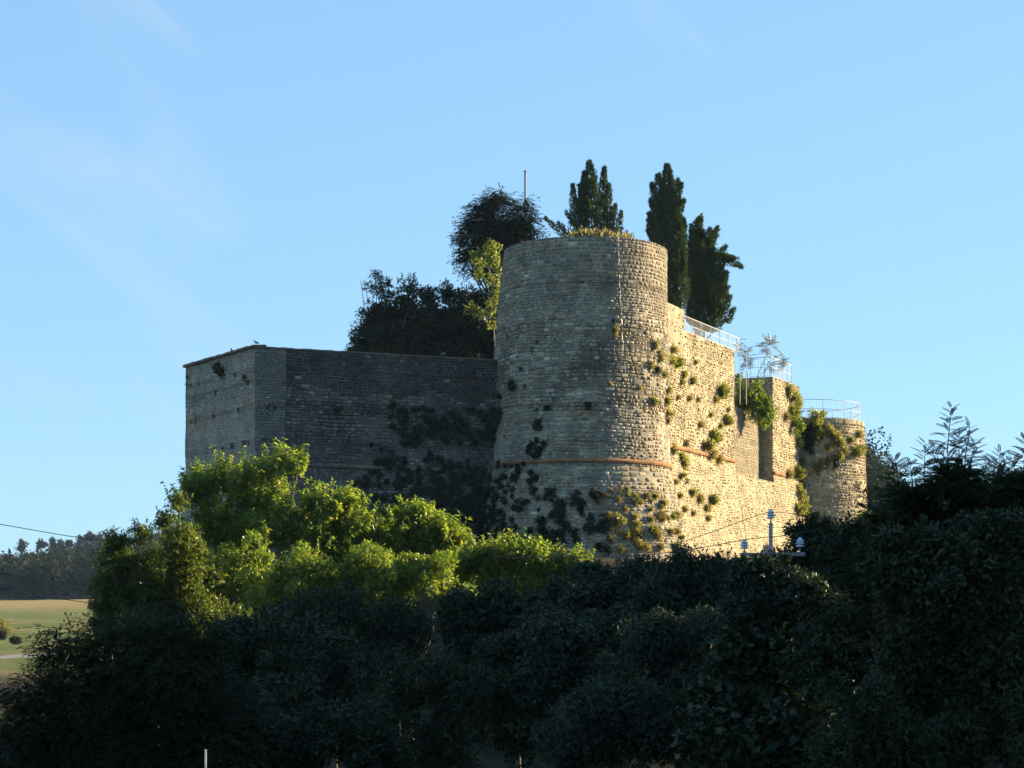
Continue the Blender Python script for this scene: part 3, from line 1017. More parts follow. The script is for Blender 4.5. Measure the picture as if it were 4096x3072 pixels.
tree('broadleaf_tree', 'low sunlit tree at the foot of the round tower', 'tree',
     [(2010, 2195, 36), (2090, 2190, 42), (1950, 2235, 55), (2060, 2270, 65), (2170, 2250, 45), (2255, 2240, 32), (2325, 2232, 24), (2200, 2310, 55), (1860, 2270, 80), (2300, 2290, 40), (1990, 2330, 60), (2110, 2330, 50)], 99,
     crown_droop, n=24000, size=0.235, cols=GREEN, r0=0.14, group=TG)
tree('broadleaf_tree', 'dark dense tree at the edge of the green field', 'tree',
     [(715, 2015, 36), (655, 2095, 42), (560, 2150, 55), (470, 2190, 52), (430, 2240, 52), (490, 2320, 105), (610, 2280, 115), (720, 2190, 115), (405, 2345, 45), (450, 2430, 85), (600, 2430, 125), (395, 2430, 36), (750, 2350, 120), (420, 2500, 60), (520, 2520, 90), (680, 2530, 120), (860, 2500, 130), (800, 2620, 130)], 86,
     crown_leaf, n=76000, size=0.17, cols=[tuple(x * 0.5 for x in c) for c in GREEN], r0=0.2, group=TG, T=T_LONG, sub=16, fr=(0.2, 0.42), sp=(0.2, 1.1))
tree('broadleaf_tree', 'sunlit bushy tree beneath the tallest bright tree', 'tree',
     [(980, 2290, 120), (1200, 2290, 115), (830, 2330, 110), (1080, 2390, 120), (1290, 2370, 100)], 91,
     crown_leaf, n=40000, size=0.17, cols=GREEN, r0=0.16, group=TG, T=T_LONG, sub=16, fr=(0.2, 0.42), sp=(0.2, 1.1))
tree('broadleaf_tree', 'sunlit bushy tree below the trees before the ivy', 'tree',
     [(1480, 2290, 105), (1620, 2300, 95), (1740, 2290, 80), (1400, 2350, 90), (1560, 2400, 90), (1800, 2360, 70)], 92,
     crown_leaf, n=36000, size=0.17, cols=GREEN, r0=0.16, group=TG, T=T_LONG, sub=16, fr=(0.2, 0.42), sp=(0.2, 1.1))

# ---- shaded thicket in the foreground
SG = 'shaded shrubs in the foreground thicket'
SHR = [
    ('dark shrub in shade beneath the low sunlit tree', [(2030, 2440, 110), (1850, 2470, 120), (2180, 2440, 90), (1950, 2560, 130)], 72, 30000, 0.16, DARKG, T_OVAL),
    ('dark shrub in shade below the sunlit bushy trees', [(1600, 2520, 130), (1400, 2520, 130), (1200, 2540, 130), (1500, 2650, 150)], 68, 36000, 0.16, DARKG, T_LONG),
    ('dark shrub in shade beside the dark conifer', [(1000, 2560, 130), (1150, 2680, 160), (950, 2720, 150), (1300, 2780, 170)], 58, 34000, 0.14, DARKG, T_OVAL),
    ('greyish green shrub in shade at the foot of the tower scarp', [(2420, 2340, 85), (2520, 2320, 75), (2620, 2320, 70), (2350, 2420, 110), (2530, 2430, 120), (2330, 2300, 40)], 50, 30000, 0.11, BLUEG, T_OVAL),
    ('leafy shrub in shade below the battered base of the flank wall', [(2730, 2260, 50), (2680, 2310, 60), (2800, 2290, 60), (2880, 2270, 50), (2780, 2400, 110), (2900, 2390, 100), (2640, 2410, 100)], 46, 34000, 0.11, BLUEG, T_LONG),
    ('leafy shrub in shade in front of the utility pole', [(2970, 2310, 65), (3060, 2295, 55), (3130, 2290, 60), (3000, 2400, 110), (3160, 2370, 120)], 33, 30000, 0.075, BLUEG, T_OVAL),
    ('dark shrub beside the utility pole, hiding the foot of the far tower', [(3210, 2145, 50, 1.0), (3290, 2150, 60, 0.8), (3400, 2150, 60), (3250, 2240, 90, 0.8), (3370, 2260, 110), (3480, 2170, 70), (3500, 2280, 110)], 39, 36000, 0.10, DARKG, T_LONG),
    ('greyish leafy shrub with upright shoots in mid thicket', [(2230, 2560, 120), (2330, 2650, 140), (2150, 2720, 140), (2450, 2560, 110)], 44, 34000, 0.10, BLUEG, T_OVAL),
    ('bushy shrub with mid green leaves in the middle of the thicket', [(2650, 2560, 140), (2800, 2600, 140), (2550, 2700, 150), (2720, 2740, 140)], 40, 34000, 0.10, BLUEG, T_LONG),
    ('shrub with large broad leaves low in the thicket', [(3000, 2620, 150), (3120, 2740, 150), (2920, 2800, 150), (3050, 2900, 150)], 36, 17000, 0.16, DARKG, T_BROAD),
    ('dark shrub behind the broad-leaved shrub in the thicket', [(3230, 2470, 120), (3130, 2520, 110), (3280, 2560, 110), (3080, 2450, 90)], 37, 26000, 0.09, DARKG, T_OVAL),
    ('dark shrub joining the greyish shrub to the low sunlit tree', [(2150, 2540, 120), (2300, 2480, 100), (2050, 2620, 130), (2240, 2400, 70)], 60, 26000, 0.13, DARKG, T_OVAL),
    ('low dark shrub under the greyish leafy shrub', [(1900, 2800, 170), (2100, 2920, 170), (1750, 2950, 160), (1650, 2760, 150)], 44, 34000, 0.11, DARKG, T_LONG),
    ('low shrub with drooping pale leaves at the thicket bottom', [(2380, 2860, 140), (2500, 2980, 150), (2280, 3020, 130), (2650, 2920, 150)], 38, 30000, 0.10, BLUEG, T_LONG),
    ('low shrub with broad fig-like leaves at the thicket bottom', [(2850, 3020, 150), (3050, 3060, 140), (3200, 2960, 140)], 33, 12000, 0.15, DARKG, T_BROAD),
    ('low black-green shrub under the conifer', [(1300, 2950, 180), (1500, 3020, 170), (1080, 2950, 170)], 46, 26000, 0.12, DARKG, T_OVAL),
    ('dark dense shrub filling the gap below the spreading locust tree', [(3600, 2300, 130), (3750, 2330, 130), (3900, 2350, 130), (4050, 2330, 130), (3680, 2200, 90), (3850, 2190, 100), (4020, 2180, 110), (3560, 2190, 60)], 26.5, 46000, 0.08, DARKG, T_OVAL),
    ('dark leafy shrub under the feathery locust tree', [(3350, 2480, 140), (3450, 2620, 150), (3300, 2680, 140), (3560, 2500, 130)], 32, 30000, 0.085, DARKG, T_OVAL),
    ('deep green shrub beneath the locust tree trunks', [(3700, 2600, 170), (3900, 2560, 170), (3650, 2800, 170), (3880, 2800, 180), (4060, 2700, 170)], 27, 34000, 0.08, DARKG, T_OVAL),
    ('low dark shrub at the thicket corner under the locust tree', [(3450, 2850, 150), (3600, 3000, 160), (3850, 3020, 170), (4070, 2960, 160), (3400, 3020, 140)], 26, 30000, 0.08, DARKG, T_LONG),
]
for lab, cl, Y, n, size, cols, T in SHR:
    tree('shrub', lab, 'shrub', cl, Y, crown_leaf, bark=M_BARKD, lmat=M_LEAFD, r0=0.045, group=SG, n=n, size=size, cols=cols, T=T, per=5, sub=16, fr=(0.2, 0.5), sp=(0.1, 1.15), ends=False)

# ---- feathery locust trees: shoots with alternate pinnate leaves
LEAF_ME = [npmesh(T_PIN[0], T_PIN[1], M_LOCUST, np.tile(np.array([[*DARKG[i], 1.0]]), (len(T_PIN[0]), 1))) for i in range(4)]
def locust(label, shoots, mass, Y, n_mass, size=0.29, single=False):
    cl = [(np.array(P(c[0], c[1], Y + R.uniform(-0.5, 0.5))), c[2] / F * Y) for c in mass]
    cc = sum(c[0] for c in cl) / len(cl)
    b = Vector((cc[0], cc[1], H(cc[0], cc[1])))
    root = tag(empty('locust_tree', b), label, 'tree', 'feathery locust trees')
    hub = b.lerp(Vector(cc), 0.7)
    m = limbs(b, hub, [], 0.09, M_BARK)
    parts = [crown_pinnate(cl, int(n_mass * 1.5), size * 0.75, DARKG)]
    for (x0, y0, x1, y1) in shoots:
        A, B = P(x0, y0, Y + R.uniform(-0.4, 0.4)), P(x1, y1, Y + R.uniform(-0.4, 0.4))
        mid = A.lerp(B, 0.5) + Vector((R.uniform(-1, 1), R.uniform(-1, 1), 0)) * 0.05 * (B - A).length
        m.tube([hub, A, mid, B], [0.035, 0.014, 0.009, 0.004], 5)
        L = (B - A).length
        k = max(5, int(L / 0.027))
        t = np.linspace(0.0, 1.0, k)
        A_, B_, M_ = np.array(A), np.array(B), np.array(mid)
        pos = ((1 - t) ** 2)[:, None] * A_ + (2 * t * (1 - t))[:, None] * (2 * M_ - 0.5 * (A_ + B_)) + (t ** 2)[:, None] * B_
        ang = np.arange(k) * 2.4 + R.uniform(0, 6)
        dr = np.stack([np.cos(ang), 0.6 * np.sin(ang), 0.10 + 0.9 * t ** 3 + NR.uniform(-0.25, 0.3, k)], -1)
        up = nrmz(UPV + 0.45 * rdir(k) - np.array([0, 0.4, 0]))
        scl = size * (1.05 - 0.6 * t ** 2) * NR.uniform(0.75, 1.1, k)
        if not single:
            parts.append(place(T_PIN, pos, dr, up, scl, pal(DARKG, k, 0.2)))
        else:
            yv = nrmz(dr); zv = nrmz(up - (up * yv).sum(-1, keepdims=True) * yv); xv = np.cross(yv, zv)
            for j in range(k):
                o = bpy.data.objects.new('leaf', LEAF_ME[j % 4])
                COL.objects.link(o)
                o.parent = root
                sc_ = float(scl[j])
                o.matrix_local = Matrix(((xv[j][0] * sc_, yv[j][0] * sc_, zv[j][0] * sc_, pos[j][0] - b.x), (xv[j][1] * sc_, yv[j][1] * sc_, zv[j][1] * sc_, pos[j][1] - b.y), (xv[j][2] * sc_, yv[j][2] * sc_, zv[j][2] * sc_, pos[j][2] - b.z), (0, 0, 0, 1)))
    link('trunk', pymesh(m.v, m.f, M_BARK, smooth=True), root, b)
    v, f, c = merge(parts)
    link('crown', npmesh(v, f, M_LOCUST, c), root, b)
locust('dark feathery locust tree with tall spires against the sky',
       [(3800, 1960, 3806, 1632), (3700, 1990, 3702, 1775), (3770, 1960, 3740, 1790), (3610, 2010, 3580, 1835), (3860, 1960, 3880, 1705), (3850, 1980, 3905, 1770), (3650, 2000, 3640, 1860), (3900, 2000, 3950, 1850), (3750, 2000, 3765, 1850), (3830, 1960, 3835, 1740), (3560, 2030, 3530, 1930)],
       [(3800, 2020, 110), (3680, 2040, 80), (3900, 2040, 100), (3780, 1930, 60), (3850, 1930, 60), (3620, 2000, 50)], 28, 1300, single=True)
locust('dense dark locust tree behind the one with tall spires',
       [(4000, 2000, 4000, 1810), (3960, 2000, 3965, 1845), (4070, 2000, 4100, 1755), (4040, 2000, 4050, 1840), (4100, 1990, 4140, 1830), (4020, 2010, 4020, 1870)],
       [(4040, 2020, 110), (3950, 2060, 120), (4120, 2020, 110), (4050, 2160, 150), (3900, 2190, 140), (4010, 1960, 60), (4090, 1950, 60)], 30, 3000)
locust('low spreading locust tree whose branches overlap the far tower',
       [(3560, 2070, 3430, 1950), (3560, 2090, 3440, 2020), (3600, 2060, 3510, 1960), (3580, 2120, 3450, 2080), (3620, 2060, 3570, 1990)],
       [(3570, 2090, 60), (3660, 2130, 110), (3540, 2150, 80), (3750, 2200, 150), (3600, 2240, 130), (3850, 2320, 160), (4000, 2330, 160), (3650, 2380, 150), (3480, 2330, 110), (4100, 2450, 150), (3800, 2460, 160)], 29, 4200)

# ---- dark conifer bottom corner: layered drooping sprays
def crown_cedar(cl, n, size, cols, sub=0):
    m = max(1, n // 14)
    if sub: cl = sub_clumps(cl, sub, (0.2, 0.4), (0.3, 1.1))
    p, d = pts_in(cl, m, 2.0, 0.3)
    p = p * np.array([1, 1, 1]) 
    br = nrmz(d * np.array([1, 1, 0.25]) + 0.3 * rdir(m) - 0.12 * UPV)
    idx = np.repeat(np.arange(m), 14)
    t = NR.uniform(0, 1, len(idx))
    side = nrmz(np.cross(br, UPV))[idx]
    sg = NR.choice([-1, 1], len(idx))[:, None]
    pos = p[idx] + br[idx] * (t * size * 4)[:, None] - UPV * (t ** 2 * size * 0.8)[:, None]
    dr = nrmz(br[idx] + side * sg * 0.9 - UPV * 0.25 + 0.25 * rdir(len(idx)))
    up = nrmz(UPV + 0.4 * rdir(len(idx)))
    return place(T_NEED, pos, dr, up, size * NR.uniform(0.6, 1.2, len(idx)), pal(cols, len(idx), 0.25))
tree('conifer', 'dark conifer with drooping layered branches beside the field', 'tree',
     [(300, 2585, 75), (440, 2555, 90), (520, 2520, 55), (180, 2520, 22), (210, 2580, 45), (520, 2650, 140), (280, 2690, 110), (140, 2760, 80), (80, 2800, 60), (150, 2900, 110), (380, 2830, 170), (700, 2680, 170), (780, 2540, 110), (640, 2880, 190), (880, 2820, 150), (60, 2990, 130), (300, 3000, 150), (560, 3030, 150), (850, 3010, 150), (620, 2500, 60)],
     44, crown_cedar, lmat=M_NEEDLE, r0=0.16, n=150000, size=0.13, cols=DARKG, base=(-8.6, 44.5))

# ---- trees added out of view on that slope to throw the thicket into shade
for i, (s_, q_, r_) in enumerate([(50, 4, 6.0), (54, 14, 6.0), (52, 24, 6.2), (55, 33, 6.2), (54, 43, 6.0), (58, 52, 6.0), (57, 61, 5.6), (60, 69, 5.2), (66, 77, 4.8), (70, 84, 4.4), (46, 19, 4.5), (48, 38, 4.5), (50, 57, 4.2)]):
    x, y = 0.927 * s_ - 0.375 * q_, 0.375 * s_ + 0.927 * q_
    z = H(x, y)
    b = Vector((x, y, z))
    root = tag(empty('unseen_shade_tree', b), 'unseen broad leafy tree added to shade the thicket', 'tree', 'unseen trees added for shade')
    c0_ = np.array((x, y, z + r_ * 0.95))
    cl = [(c0_ + rdir(1)[0] * r_ * 0.55, r_ * 0.55) for _ in range(7)] + [(c0_, r_ * 0.6)]
    link('trunk', (lambda m: pymesh(m.v, m.f, M_BARK))(limbs(b, b + Vector((0, 0, r_ * 0.6)), [c[0] for c in cl], 0.25, M_BARK)), root, b)
    v, f, c = crown_leaf(cl, 15000, 0.55, GREEN, T_OVAL)
    link('crown', npmesh(v, f, M_LEAF, c), root, b)

# ------------------------------------------------------------------ growth on and behind the walls
def px_cl(lst, Y, dy=0.4):
    return [(np.array(P(c[0], c[1], Y + R.uniform(-dy, dy))), c[2] / F * Y) for c in lst]

# ivy-clad ruin behind the curtain wall
rb = Vector((-5.6, 141.0, 16.5))
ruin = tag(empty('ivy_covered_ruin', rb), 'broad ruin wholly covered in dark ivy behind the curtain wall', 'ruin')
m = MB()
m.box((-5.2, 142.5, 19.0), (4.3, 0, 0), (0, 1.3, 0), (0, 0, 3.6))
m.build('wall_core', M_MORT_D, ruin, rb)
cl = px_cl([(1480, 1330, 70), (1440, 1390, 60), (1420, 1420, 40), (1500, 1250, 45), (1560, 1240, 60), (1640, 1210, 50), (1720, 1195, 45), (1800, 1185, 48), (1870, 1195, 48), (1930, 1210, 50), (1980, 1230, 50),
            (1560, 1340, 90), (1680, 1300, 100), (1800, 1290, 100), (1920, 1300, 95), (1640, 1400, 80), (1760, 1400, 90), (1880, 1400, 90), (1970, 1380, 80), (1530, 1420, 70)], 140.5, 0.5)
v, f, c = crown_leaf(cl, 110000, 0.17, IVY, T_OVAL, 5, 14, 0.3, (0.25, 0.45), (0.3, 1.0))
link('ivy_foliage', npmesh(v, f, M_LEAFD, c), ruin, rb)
cl = px_cl([(1505, 1115, 22), (1540, 1140, 22), (1490, 1160, 26), (1560, 1135, 14), (1530, 1180, 22), (1610, 1120, 16), (1640, 1110, 14), (1655, 1140, 16), (1600, 1165, 16), (1450, 1250, 14), (1435, 1300, 18), (1620, 1150, 14)], 140, 0.5)
v, f, c = crown_leaf(cl, 2200, 0.20, DARKG, T_LONG, 5, 6, 0.2, (0.3, 0.6), (0.4, 1.0))
sb = Vector((-9.0, 140, 16.5))
sap = tag(empty('wild_shrub', sb), 'spindly wild shrub sticking out above the ivy-covered ruin', 'shrub')
link('crown', npmesh(v, f, M_LEAFD, c), sap, sb)
m = MB()
for e in [(1500, 1080), (1442, 1118), (1560, 1130), (1625, 1105), (1660, 1135), (1400, 1290), (1520, 1110), (1460, 1115)]:
    e = P(*e, 140)
    m.tube([sb, sb.lerp(e, 0.6) + Vector((R.uniform(-.2, .2), 0, 0)), e], [0.06, 0.035, 0.012], 5)
m.build('stems', M_BARK, sap, sb)

# pale sapling in front of the ivy
sb = Vector((-0.9, 136.0, 16.5))
sap = tag(empty('sapling', sb), 'thin sunlit sapling with pale green leaves against the round tower', 'tree')
cl = px_cl([(1935, 1015, 18), (1900, 1035, 20), (1955, 1000, 14), (1990, 1000, 16), (1985, 1040, 22), (1955, 1055, 20), (1920, 1060, 18), (1995, 1080, 16), (1960, 1110, 18), (1925, 1105, 14), (1985, 1130, 18), (1990, 1190, 24), (1970, 1215, 20),
            (1990, 1240, 18), (1900, 1245, 18), (1925, 1255, 20), (1885, 1235, 12), (1985, 1290, 12), (1950, 1320, 10), (2000, 1160, 14), (1960, 975, 12)], 136, 0.4)
v, f, c = crown_leaf(cl, 2600, 0.20, [(0.13, 0.16, 0.04), (0.11, 0.15, 0.035), (0.16, 0.17, 0.05)], T_OVAL, 5, 5, 0.2, (0.3, 0.6), (0.3, 1.0))
link('crown', npmesh(v, f, M_LEAF, c), sap, sb)
m = MB()
tp = [sb, P(1975, 1310, 136), P(1960, 1270, 136), P(1985, 1150, 136), P(1992, 1060, 136), P(1985, 985, 136)]
m.tube(tp, [0.07, 0.055, 0.05, 0.045, 0.03, 0.012], 6)
for a, e in [((1962, 1272), (1890, 1245)), ((1962, 1272), (1915, 1275)), ((1985, 1150), (1920, 1090)), ((1990, 1080), (1900, 1040)), ((1987, 1130), (1945, 1055)), ((1985, 1180), (1995, 1230))]:
    m.tube([P(*a, 136), P((a[0] + e[0]) / 2, (a[1] + e[1]) / 2 + 8, 136), P(*e, 136)], [0.035, 0.025, 0.01], 5)
m.build('trunk', M_BARKP, sap, sb)

# broad dark conifer and flagpole
tree('pine_tree', 'broad dark pine with ragged branches behind the round tower', 'tree',
     [(2010, 800, 40), (2060, 830, 45), (1960, 810, 40), (1925, 850, 42), (1880, 895, 36), (1865, 950, 30), (1990, 880, 85), (2075, 900, 58), (2105, 870, 22), (2110, 930, 40), (1930, 960, 70), (2040, 980, 80), (1890, 1020, 45), (1960, 1050, 60), (1870, 1060, 30), (2110, 990, 40), (1900, 1085, 26)],
     143, crown_cedar, lmat=M_NEEDLE, r0=0.22, n=64000, size=0.25, cols=[tuple(x * 0.6 for x in c) for c in CYPR], zbase=16.6, hubk=0.6, sub=7)
fp = P(2101, 690, 146)
fb = Vector((fp.x, fp.y, 19.4))
m = MB().tube([fb, Vector((fp.x, fp.y, fp.z))], [0.085, 0.07], 8)
m.lathe((fp.x, fp.y, fp.z), [(0.07, 0), (0.11, 0.04), (0.11, 0.1), (0.03, 0.16)], 8)
fo_ = tag(m.build('flagpole', M_POST, None, fb), 'bare grey flagpole rising beside the broad dark pine', 'flagpole')

def cypress(label, Y, zb, spx, n, size, cols=CYPR, name='cypress', wk=1.0, wmin=20):
    sp = []
    for x0, y0, x1, y1, w in spx:
        dy = R.uniform(-0.3, 0.3)
        sp.append((np.array(P(x0, y0, Y + dy)), np.array(P(x1, y1, Y + dy)), w * wk / F * Y))
    b = Vector((sp[0][0][0], Y, zb))
    root = tag(empty(name, b), label, 'tree', 'cypress trees on the fortress')
    m = MB()
    for A, B, w in sp:
        A, B = Vector(A), Vector(B)
        if abs(A.x - b.x) < 0.25: st = Vector((b.x, b.y, zb - 0.1))
        else: st = b.lerp(Vector(sp[0][1]), max(0.0, min(0.6, (A.z - b.z) / max(0.1, sp[0][1][2] - b.z) - 0.08)))
        m.tube([st, A, A.lerp(B, 0.92)], [0.07, 0.05, 0.012], 5)
    link('trunk', pymesh(m.v, m.f, M_BARK, smooth=True), root, b)
    big = [q for q in sp if q[2] * F / Y > wmin]
    for A, B, w in big:                              # ragged side plumes
        ax = (B - A)
        for _ in range(int(10 + w * 12)):
            t = R.uniform(0.05, 0.85); an = R.uniform(0, 6.28)
            ww = w * (1 - t) ** 0.5
            o_ = np.array([math.cos(an), math.sin(an), 0]) * ww * R.uniform(0.75, 1.0)
            st_ = A + ax * t + o_
            tip = st_ + nrmz(ax) * w * R.uniform(0.7, 1.5) + o_ * R.uniform(0.15, 0.7)
            sp.append((st_, tip, w * R.uniform(0.14, 0.26)))
    v, f, c = crown_spindle(sp, n, size, cols)
    link('crown', npmesh(v, f, M_NEEDLE, c), root, b)
cypress('many-stemmed ragged cypress growing on top of the round tower', 131.0, 24.0,
        [(2368, 945, 2358, 648, 46), (2395, 930, 2418, 672, 26), (2345, 940, 2322, 740, 22), (2420, 940, 2436, 738, 24), (2340, 900, 2336, 690, 24), (2300, 945, 2292, 740, 21), (2316, 930, 2308, 800, 14),
         (2258, 945, 2182, 872, 12), (2280, 945, 2232, 890, 12), (2296, 900, 2264, 848, 9), (2452, 945, 2462, 818, 15), (2470, 945, 2486, 845, 12), (2440, 940, 2446, 830, 16), (2480, 950, 2484, 915, 7), (2505, 955, 2507, 925, 6)], 17000, 0.2, wmin=40)
cypress('tallest cypress, pointed and standing beside the round tower', 146.0, 19.4,
        [(2680, 1250, 2668, 662, 52), (2715, 1250, 2700, 840, 34), (2630, 1000, 2606, 870, 22), (2640, 860, 2606, 735, 15), (2690, 850, 2726, 735, 13), (2700, 900, 2736, 800, 12), (2640, 760, 2632, 700, 14), (2640, 1000, 2596, 920, 18), (2700, 780, 2712, 715, 10), (2640, 960, 2620, 800, 26), (2725, 1050, 2738, 880, 14)], 44000, 0.23, wk=1.2)
cypress('bulging cypress with a drooping side branch behind the sloping railing', 150.0, 19.4,
        [(2815, 1330, 2795, 905, 50), (2850, 1330, 2835, 960, 52), (2780, 1310, 2768, 940, 34), (2870, 1270, 2878, 1060, 34), (2790, 960, 2796, 872, 18), (2820, 1000, 2868, 912, 17), (2810, 990, 2840, 915, 14), (2830, 1020, 2935, 1035, 24), (2900, 1035, 2968, 1068, 13), (2760, 990, 2765, 915, 14), (2850, 1040, 2905, 985, 12)], 46000, 0.23, wk=1.2)

# dry grass on the tower top
def blades(pts, n, h, cols, spread, lean=0.35):
    i = NR.integers(0, len(pts), n)
    pos = np.array([list(p) for p in pts])[i] + NR.normal(size=(n, 3)) * spread
    dr = nrmz(UPV + lean * rdir(n))
    return place(T_BLADE, pos, dr, rdir(n), h * NR.uniform(0.5, 1.2, n), pal(cols, n, 0.3))
gp = []
for _ in range(260):
    a = R.uniform(-1.2, 1.1); rr = R.uniform(2.6, 4.8)
    gp.append((4.6 + rr * math.sin(a), 130 - rr * math.cos(a), 24.05))
gp2 = [p for p in gp if -0.9 < p[0] - 4.6 < 2.6]
v, f, c = merge([blades(gp, 1600, 0.42, DRYC, (0.15, 0.15, 0.02)), blades(gp2, 2400, 0.85, DRYC + [(0.17, 0.17, 0.05)], (0.15, 0.15, 0.03))])
tag(link('dry_grass', npmesh(v, f, M_GRASS, c), None, (4.6, 130, 24)), 'tall dry grass growing on top of the round tower', 'grass', kind='stuff')

# ivy on the curtain wall
def wall_ivy(label, lst, n, size=0.15, cols=IVY, thick=0.22, mat=None, name='ivy', cat='ivy', T=T_OVAL):
    cl = []
    for x, y, r in lst:
        k = max(3, int(r * r / 160))
        for _ in range(k):
            a, q = R.uniform(0, 6.28), math.sqrt(R.random()) * r
            hh = hit(x + q * math.cos(a), y + q * math.sin(a))
            if hh: cl.append((hh[0] + hh[1] * R.uniform(0.03, thick), hh[1], R.uniform(7, 15) / F * hh[2]))
    m = max(1, n)
    i = NR.integers(0, len(cl), m)
    c = np.array([list(q[0]) for q in cl])[i]; nn = np.array([list(q[1]) for q in cl])[i]; r = np.array([q[2] for q in cl])[i]
    d = rdir(m); d = d - nn * ((d * nn).sum(-1, keepdims=True)) * 0.6
    pos = c + d * (r * NR.uniform(0.2, 1.1, m))[:, None]
    dr = nrmz(-UPV * 0.5 + 0.8 * rdir(m) + 0.5 * nn)
    v, f, cc = place(T, pos, dr, nrmz(nn + 0.5 * rdir(m)), size * NR.uniform(0.6, 1.25, m), pal(cols, m, 0.25))
    b = Vector(c.mean(0)); b.z = float(c[:, 2].min())
    root = tag(empty(name, b), label, cat)
    link('leaves', npmesh(v, f, mat or M_LEAFD, cc), root, b)
    # stems hugging the wall
    mb_ = MB()
    for _ in range(max(3, len(lst))):
        p = cl[R.randrange(len(cl))][0]; q = min(cl, key=lambda t: (t[0] - p).length + (0 if (t[0] - p).length > 0.4 else 9) + 2 * max(0, t[0].z - p.z))[0]
        mb_.tube([p, p.lerp(q, .5) + Vector((R.uniform(-.1, .1), 0, 0)), q], [0.012, 0.018, 0.022], 4)
    mb_.build('stems', M_BARK, root, b)
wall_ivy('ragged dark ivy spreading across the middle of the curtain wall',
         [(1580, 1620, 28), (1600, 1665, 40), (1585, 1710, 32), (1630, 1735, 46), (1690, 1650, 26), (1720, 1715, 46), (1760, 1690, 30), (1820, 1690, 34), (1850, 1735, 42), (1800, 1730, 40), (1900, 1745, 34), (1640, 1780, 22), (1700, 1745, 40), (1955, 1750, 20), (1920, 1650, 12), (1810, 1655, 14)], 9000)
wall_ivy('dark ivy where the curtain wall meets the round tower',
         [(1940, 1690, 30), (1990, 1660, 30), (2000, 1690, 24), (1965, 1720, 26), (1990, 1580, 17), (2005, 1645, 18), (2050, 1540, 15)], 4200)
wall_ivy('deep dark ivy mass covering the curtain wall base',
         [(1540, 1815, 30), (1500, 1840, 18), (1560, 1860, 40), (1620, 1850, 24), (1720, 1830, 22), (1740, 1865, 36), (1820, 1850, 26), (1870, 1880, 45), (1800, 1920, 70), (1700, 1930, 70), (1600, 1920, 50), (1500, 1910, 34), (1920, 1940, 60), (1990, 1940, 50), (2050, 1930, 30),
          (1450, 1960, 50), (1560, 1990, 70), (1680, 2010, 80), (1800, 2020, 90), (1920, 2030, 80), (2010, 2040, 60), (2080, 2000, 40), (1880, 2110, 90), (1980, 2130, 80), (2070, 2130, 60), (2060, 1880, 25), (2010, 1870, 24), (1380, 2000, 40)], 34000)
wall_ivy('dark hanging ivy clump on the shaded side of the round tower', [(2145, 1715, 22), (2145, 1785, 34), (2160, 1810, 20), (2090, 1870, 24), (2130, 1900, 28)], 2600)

# single plants rooted in the masonry
def tuft(px, py, r, kind, label, group):
    h_ = hit(px, py)
    if not h_: return
    loc, nn, dist = h_
    rr = r / F * dist
    n = np.array(nn)
    loc = loc + nn * 0.02
    root = tag(empty('wall_plant', loc), label, 'plant', group)
    if kind == 'grass':
        k = 420
        dr = nrmz(n * 0.7 + UPV * 0.8 + 0.75 * rdir(k))
        pos = np.array(loc) + NR.normal(size=(k, 3)) * rr * 0.3
        v, f, c = place(T_BLADE, pos, dr, rdir(k), min(rr, 0.45) * NR.uniform(0.7, 1.6, k), pal([(0.20, 0.22, 0.06), (0.24, 0.24, 0.08), (0.16, 0.19, 0.05)], k, 0.25))
        mt = M_GRASS
    elif kind == 'dry':
        k = 240
        dr = nrmz(n * 0.7 + UPV * 0.35 + 0.8 * rdir(k))
        pos = np.array(loc) + NR.normal(size=(k, 3)) * rr * 0.3
        v1 = place(T_BLADE, pos, dr, rdir(k), rr * NR.uniform(0.5, 1.2, k), pal(DRYC, k, 0.3))
        k2 = 160
        pos = np.array(loc) + n * rr * 0.4 + NR.normal(size=(k2, 3)) * rr * 0.38
        v, f, c = merge([v1, place(T_OVAL, pos, rdir(k2), rdir(k2), rr * 0.22 * NR.uniform(0.6, 1.2, k2), pal(DRYC, k2, 0.3))])
        mt = M_GRASS
    else:
        cols = {'green': [(0.19, 0.195, 0.08), (0.22, 0.22, 0.095), (0.15, 0.165, 0.065)], 'dark': DARKG, 'bright': [(0.11, 0.16, 0.03), (0.13, 0.18, 0.035), (0.09, 0.13, 0.03)]}[kind]
        k = int(min(5000, 140 + 1.3 * r * r))
        an = np.array([R.uniform(0.6, 1.5), 0.8, R.uniform(0.6, 1.6)])
        cl = [(np.array(loc) + n * rr * 0.2 + rdir(1)[0] * rr * R.uniform(0.2, 1.0) * an, rr * R.uniform(0.18, 0.45)) for _ in range(9)]
        v, f, c = crown_leaf(cl, k, min(0.14, rr * 0.35), cols, T_OVAL, 5, 5, 0.2, (0.3, 0.6), (0.2, 1.0))
        mt = M_LEAF if kind != 'dark' else M_LEAFD
        if kind == 'green':                          # wiry stems among the leaves
            k2 = 120
            dr = nrmz(n * 0.6 + UPV * 0.2 + 0.9 * rdir(k2))
            v, f, c = merge([(v, f, c), place(T_BLADE, np.array(loc) + NR.normal(size=(k2, 3)) * rr * 0.3, dr, rdir(k2), min(rr, 0.3) * NR.uniform(0.5, 1.3, k2), pal(DRYC, k2, 0.3))])
    link('leaves', npmesh(v, f, mt, c), root, loc)
    m = MB()
    for _ in range(4):
        e = loc + nn * rr * 0.6 + Vector((R.uniform(-1, 1), R.uniform(-1, 1), R.uniform(0, 1))) * rr * 0.5
        m.tube([loc - nn * 0.08, loc.lerp(e, 0.5), e], [0.014, 0.01, 0.004], 4)
    m.build('stems', M_BARK, root, loc)

